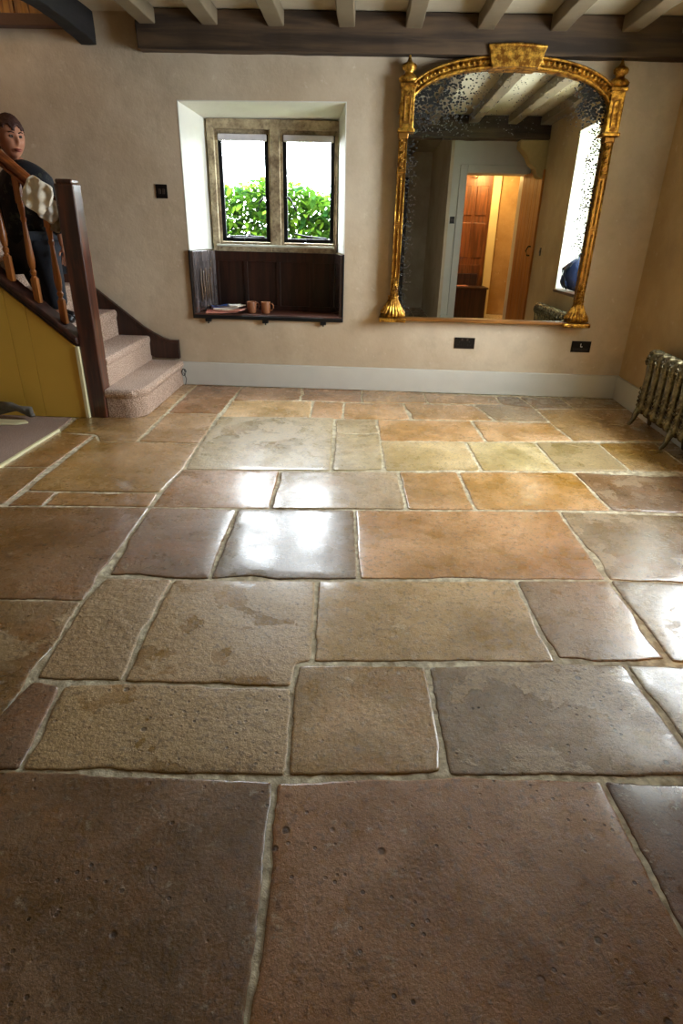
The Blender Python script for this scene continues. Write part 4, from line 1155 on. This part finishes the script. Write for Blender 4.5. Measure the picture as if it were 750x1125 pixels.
for (x, y, r_) in ((-1.985, 4.01, -12), (-2.03, 4.15, -5)):
    bm = bmesh.new()
    pts = [(-.06, 0, .035), (-.03, 0, .04), (.02, 0, .034), (.06, 0, .026), (.085, 0, .022)]
    tube(bm, pts, [.030, .037, .034, .031, .018], 12)
    for v in bm.verts: v.co.z = max(.0, v.co.z)
    bmesh.ops.transform(bm, matrix=Matrix.Translation(Vector((x, y, .557))-B0) @ Matrix.Rotation(R(r_), 4, 'Z'), verts=bm.verts)
    obj('shoe', bm, plain('black_shoe', '#0d0d10', .4), boy, smooth=True)
# fingers, part of the body mesh look: short bent chains rooted in the palm
fv, fe, frad, hands = [], [], [], []
def chain(pts, rs):
    b = len(fv); fv.extend(pts); frad.extend(rs); fe.extend([(b+i, b+i+1) for i in range(len(pts)-1)])
for hx, hy, hz, sg in ((-1.862, 3.945, 1.01, 1), (-2.28, 4.045, 1.01, -1)):
    k0 = len(fv)
    chain([(hx, hy, hz+.02), (hx+.001, hy, hz-.012), (hx+.002, hy, hz-.036)], [(.016, .012), (.021, .011), (.020, .009)])
    for k, ln in enumerate((.046, .054, .050, .040)):
        ox = (k-1.5)*.0115*sg
        b = len(fv); fv.extend([(hx+ox, hy-.002, hz-.046), (hx+ox*1.1, hy-.006, hz-.046-ln*.5), (hx+ox*1.1, hy-.016, hz-.046-ln)]); frad.extend([.0062, .0058, .0048]); fe.extend([(k0+2, b), (b, b+1), (b+1, b+2)])
    b = len(fv); fv.extend([(hx-.022*sg, hy-.012, hz-.018), (hx-.028*sg, hy-.02, hz-.042)]); frad.extend([.007, .0055]); fe.extend([(k0+1, b), (b, b+1)])
    hands.append((fv[k0:], [(a-k0, b_-k0) for a, b_ in fe if a >= k0], frad[k0:]))
hand_obs = [skin('hand', [tuple(Vector(p)-B0) for p in a], b_, c_, SKIN, None, 2) for a, b_, c_ in hands]
# head
def head_bm():
    bm = bmesh.new(); bmesh.ops.create_uvsphere(bm, u_segments=72, v_segments=56, radius=1)
    def G(p, c, s): return math.exp(-sum(((p[i]-c[i])/s[i])**2 for i in range(3)))
    for v in bm.verts:
        x, y, z = v.co       # face looks along -y
        p = Vector((x, y, z))
        X, Y, Z = x*.072, y*.092, z*.112
        if z < 0: X *= 1-.30*(-z)**1.6; Y = Y*(1-.10*(-z)) - .006*(-z)
        if y > 0 and z < -.2: Y *= 1-.45*(-z-.2)
        if y < 0: Y *= .94
        # features
        f = (x, y, z)
        Y -= .021*G(f, (0, -.98, -.16), (.13, .5, .16))       # nose tip
        Y -= .009*G(f, (0, -.98, .02), (.09, .5, .20))
        for s in (-1, 1):
            Y += .011*G(f, (s*.36, -.9, .07), (.20, .5, .11))
            Y -= .006*G(f, (s*.34, -.9, .24), (.28, .5, .08))
            Y -= .005*G(f, (s*.45, -.85, -.22), (.25, .5, .2))
        Y -= .008*G(f, (0, -.95, -.47), (.22, .5, .055)); Y -= .007*G(f, (0, -.95, -.58), (.19, .5, .055)); Y += .004*G(f, (0, -.95, -.525), (.24, .5, .02))
        Y -= .012*G(f, (0, -.9, -.84), (.26, .6, .14))
        v.co = (X, Y, Z)
    return bm
HR = Matrix.Translation(HC-B0) @ Matrix.Rotation(R(50), 4, 'Z') @ Matrix.Rotation(R(6), 4, 'X')
bm = head_bm()
for s in (-1, 1):                                     # ears
    vs = ball(bm, (s*.071, .012, -.006), .026, .38, .75, 1.15, 2)
    vs = ball(bm, (s*.077, .008, -.004), .014, .4, .7, 1.1, 2)
bmesh.ops.transform(bm, matrix=HR, verts=bm.verts)
dg = bpy.context.evaluated_depsgraph_get(); body.parent = None; dg.update()
for o_ in [body]+hand_obs:                            # body, hands and head become one mesh
    me_ = bpy.data.meshes.new_from_object(o_.evaluated_get(dg)); bm.from_mesh(me_); bpy.data.objects.remove(o_)
body = obj('body', bm, SKIN, boy, smooth=True); headm = body
for s in (-1, 1):
    bm = bmesh.new(); ball(bm, (s*.025, -.0745, .009), .0115, 1, .7, .72, 2)
    bmesh.ops.transform(bm, matrix=HR, verts=bm.verts); ey = obj('eye', bm, plain('eye_white', '#6f655e', .3), headm, smooth=True)
    bm = bmesh.new(); ball(bm, (s*.025+.002, -.0805, .009), .0062, 1, .5, 1, 2)
    bmesh.ops.transform(bm, matrix=HR, verts=bm.verts); obj('iris', bm, plain('iris', '#1b120d', .2), headm, smooth=True)
bm = bmesh.new()
for s in (-1, 1): tube(bm, [(s*.012, -.088, .026), (s*.026, -.086, .032), (s*.042, -.076, .027)], [.0025, .0035, .002], 6)
bmesh.ops.transform(bm, matrix=HR, verts=bm.verts); obj('eyebrows', bm, plain('brow', '#3a1d10', .8), headm, smooth=True)
bm = bmesh.new(); tube(bm, [(-.022, -.083, -.0555), (-.008, -.0915, -.053), (0, -.092, -.0545), (.008, -.0915, -.053), (.022, -.083, -.0555)], [.002, .0042, .004, .0042, .002], 8)
tube(bm, [(-.018, -.083, -.0615), (0, -.092, -.063), (.018, -.083, -.0615)], [.002, .0048, .002], 8)
bmesh.ops.transform(bm, matrix=HR, verts=bm.verts); obj('lips', bm, plain('lip', '#93493c', .45), headm, smooth=True)
# hair cap
bm = bmesh.new(); bmesh.ops.create_uvsphere(bm, u_segments=64, v_segments=48, radius=1)
dead = []
for v in bm.verts:
    x, y, z = v.co
    lim = .40+.12*math.sin(x*9) if y < -.45 else (.40-(y+.45)*1.1 if y < .35 else -.55)
    lim += .05*noise.noise(Vector((x*5, y*5, 2)))
    if z < lim: dead.append(v)
    n_ = 1+.035*noise.noise(Vector((x*7, y*7, z*7)))+.02*noise.noise(Vector((x*22, y*22, z*10)))
    v.co = (x*.0785*n_, y*.099*n_+.003, z*.121*n_)
bmesh.ops.delete(bm, geom=dead, context='VERTS')
bmesh.ops.transform(bm, matrix=HR, verts=bm.verts)
hr = obj('hair', bm, plain('auburn_hair', '#3c1c10', .7, 0, .004, 120, .4), boy, smooth=True)
so = hr.modifiers.new('s', 'SOLIDIFY'); so.thickness = .010; so.offset = -1
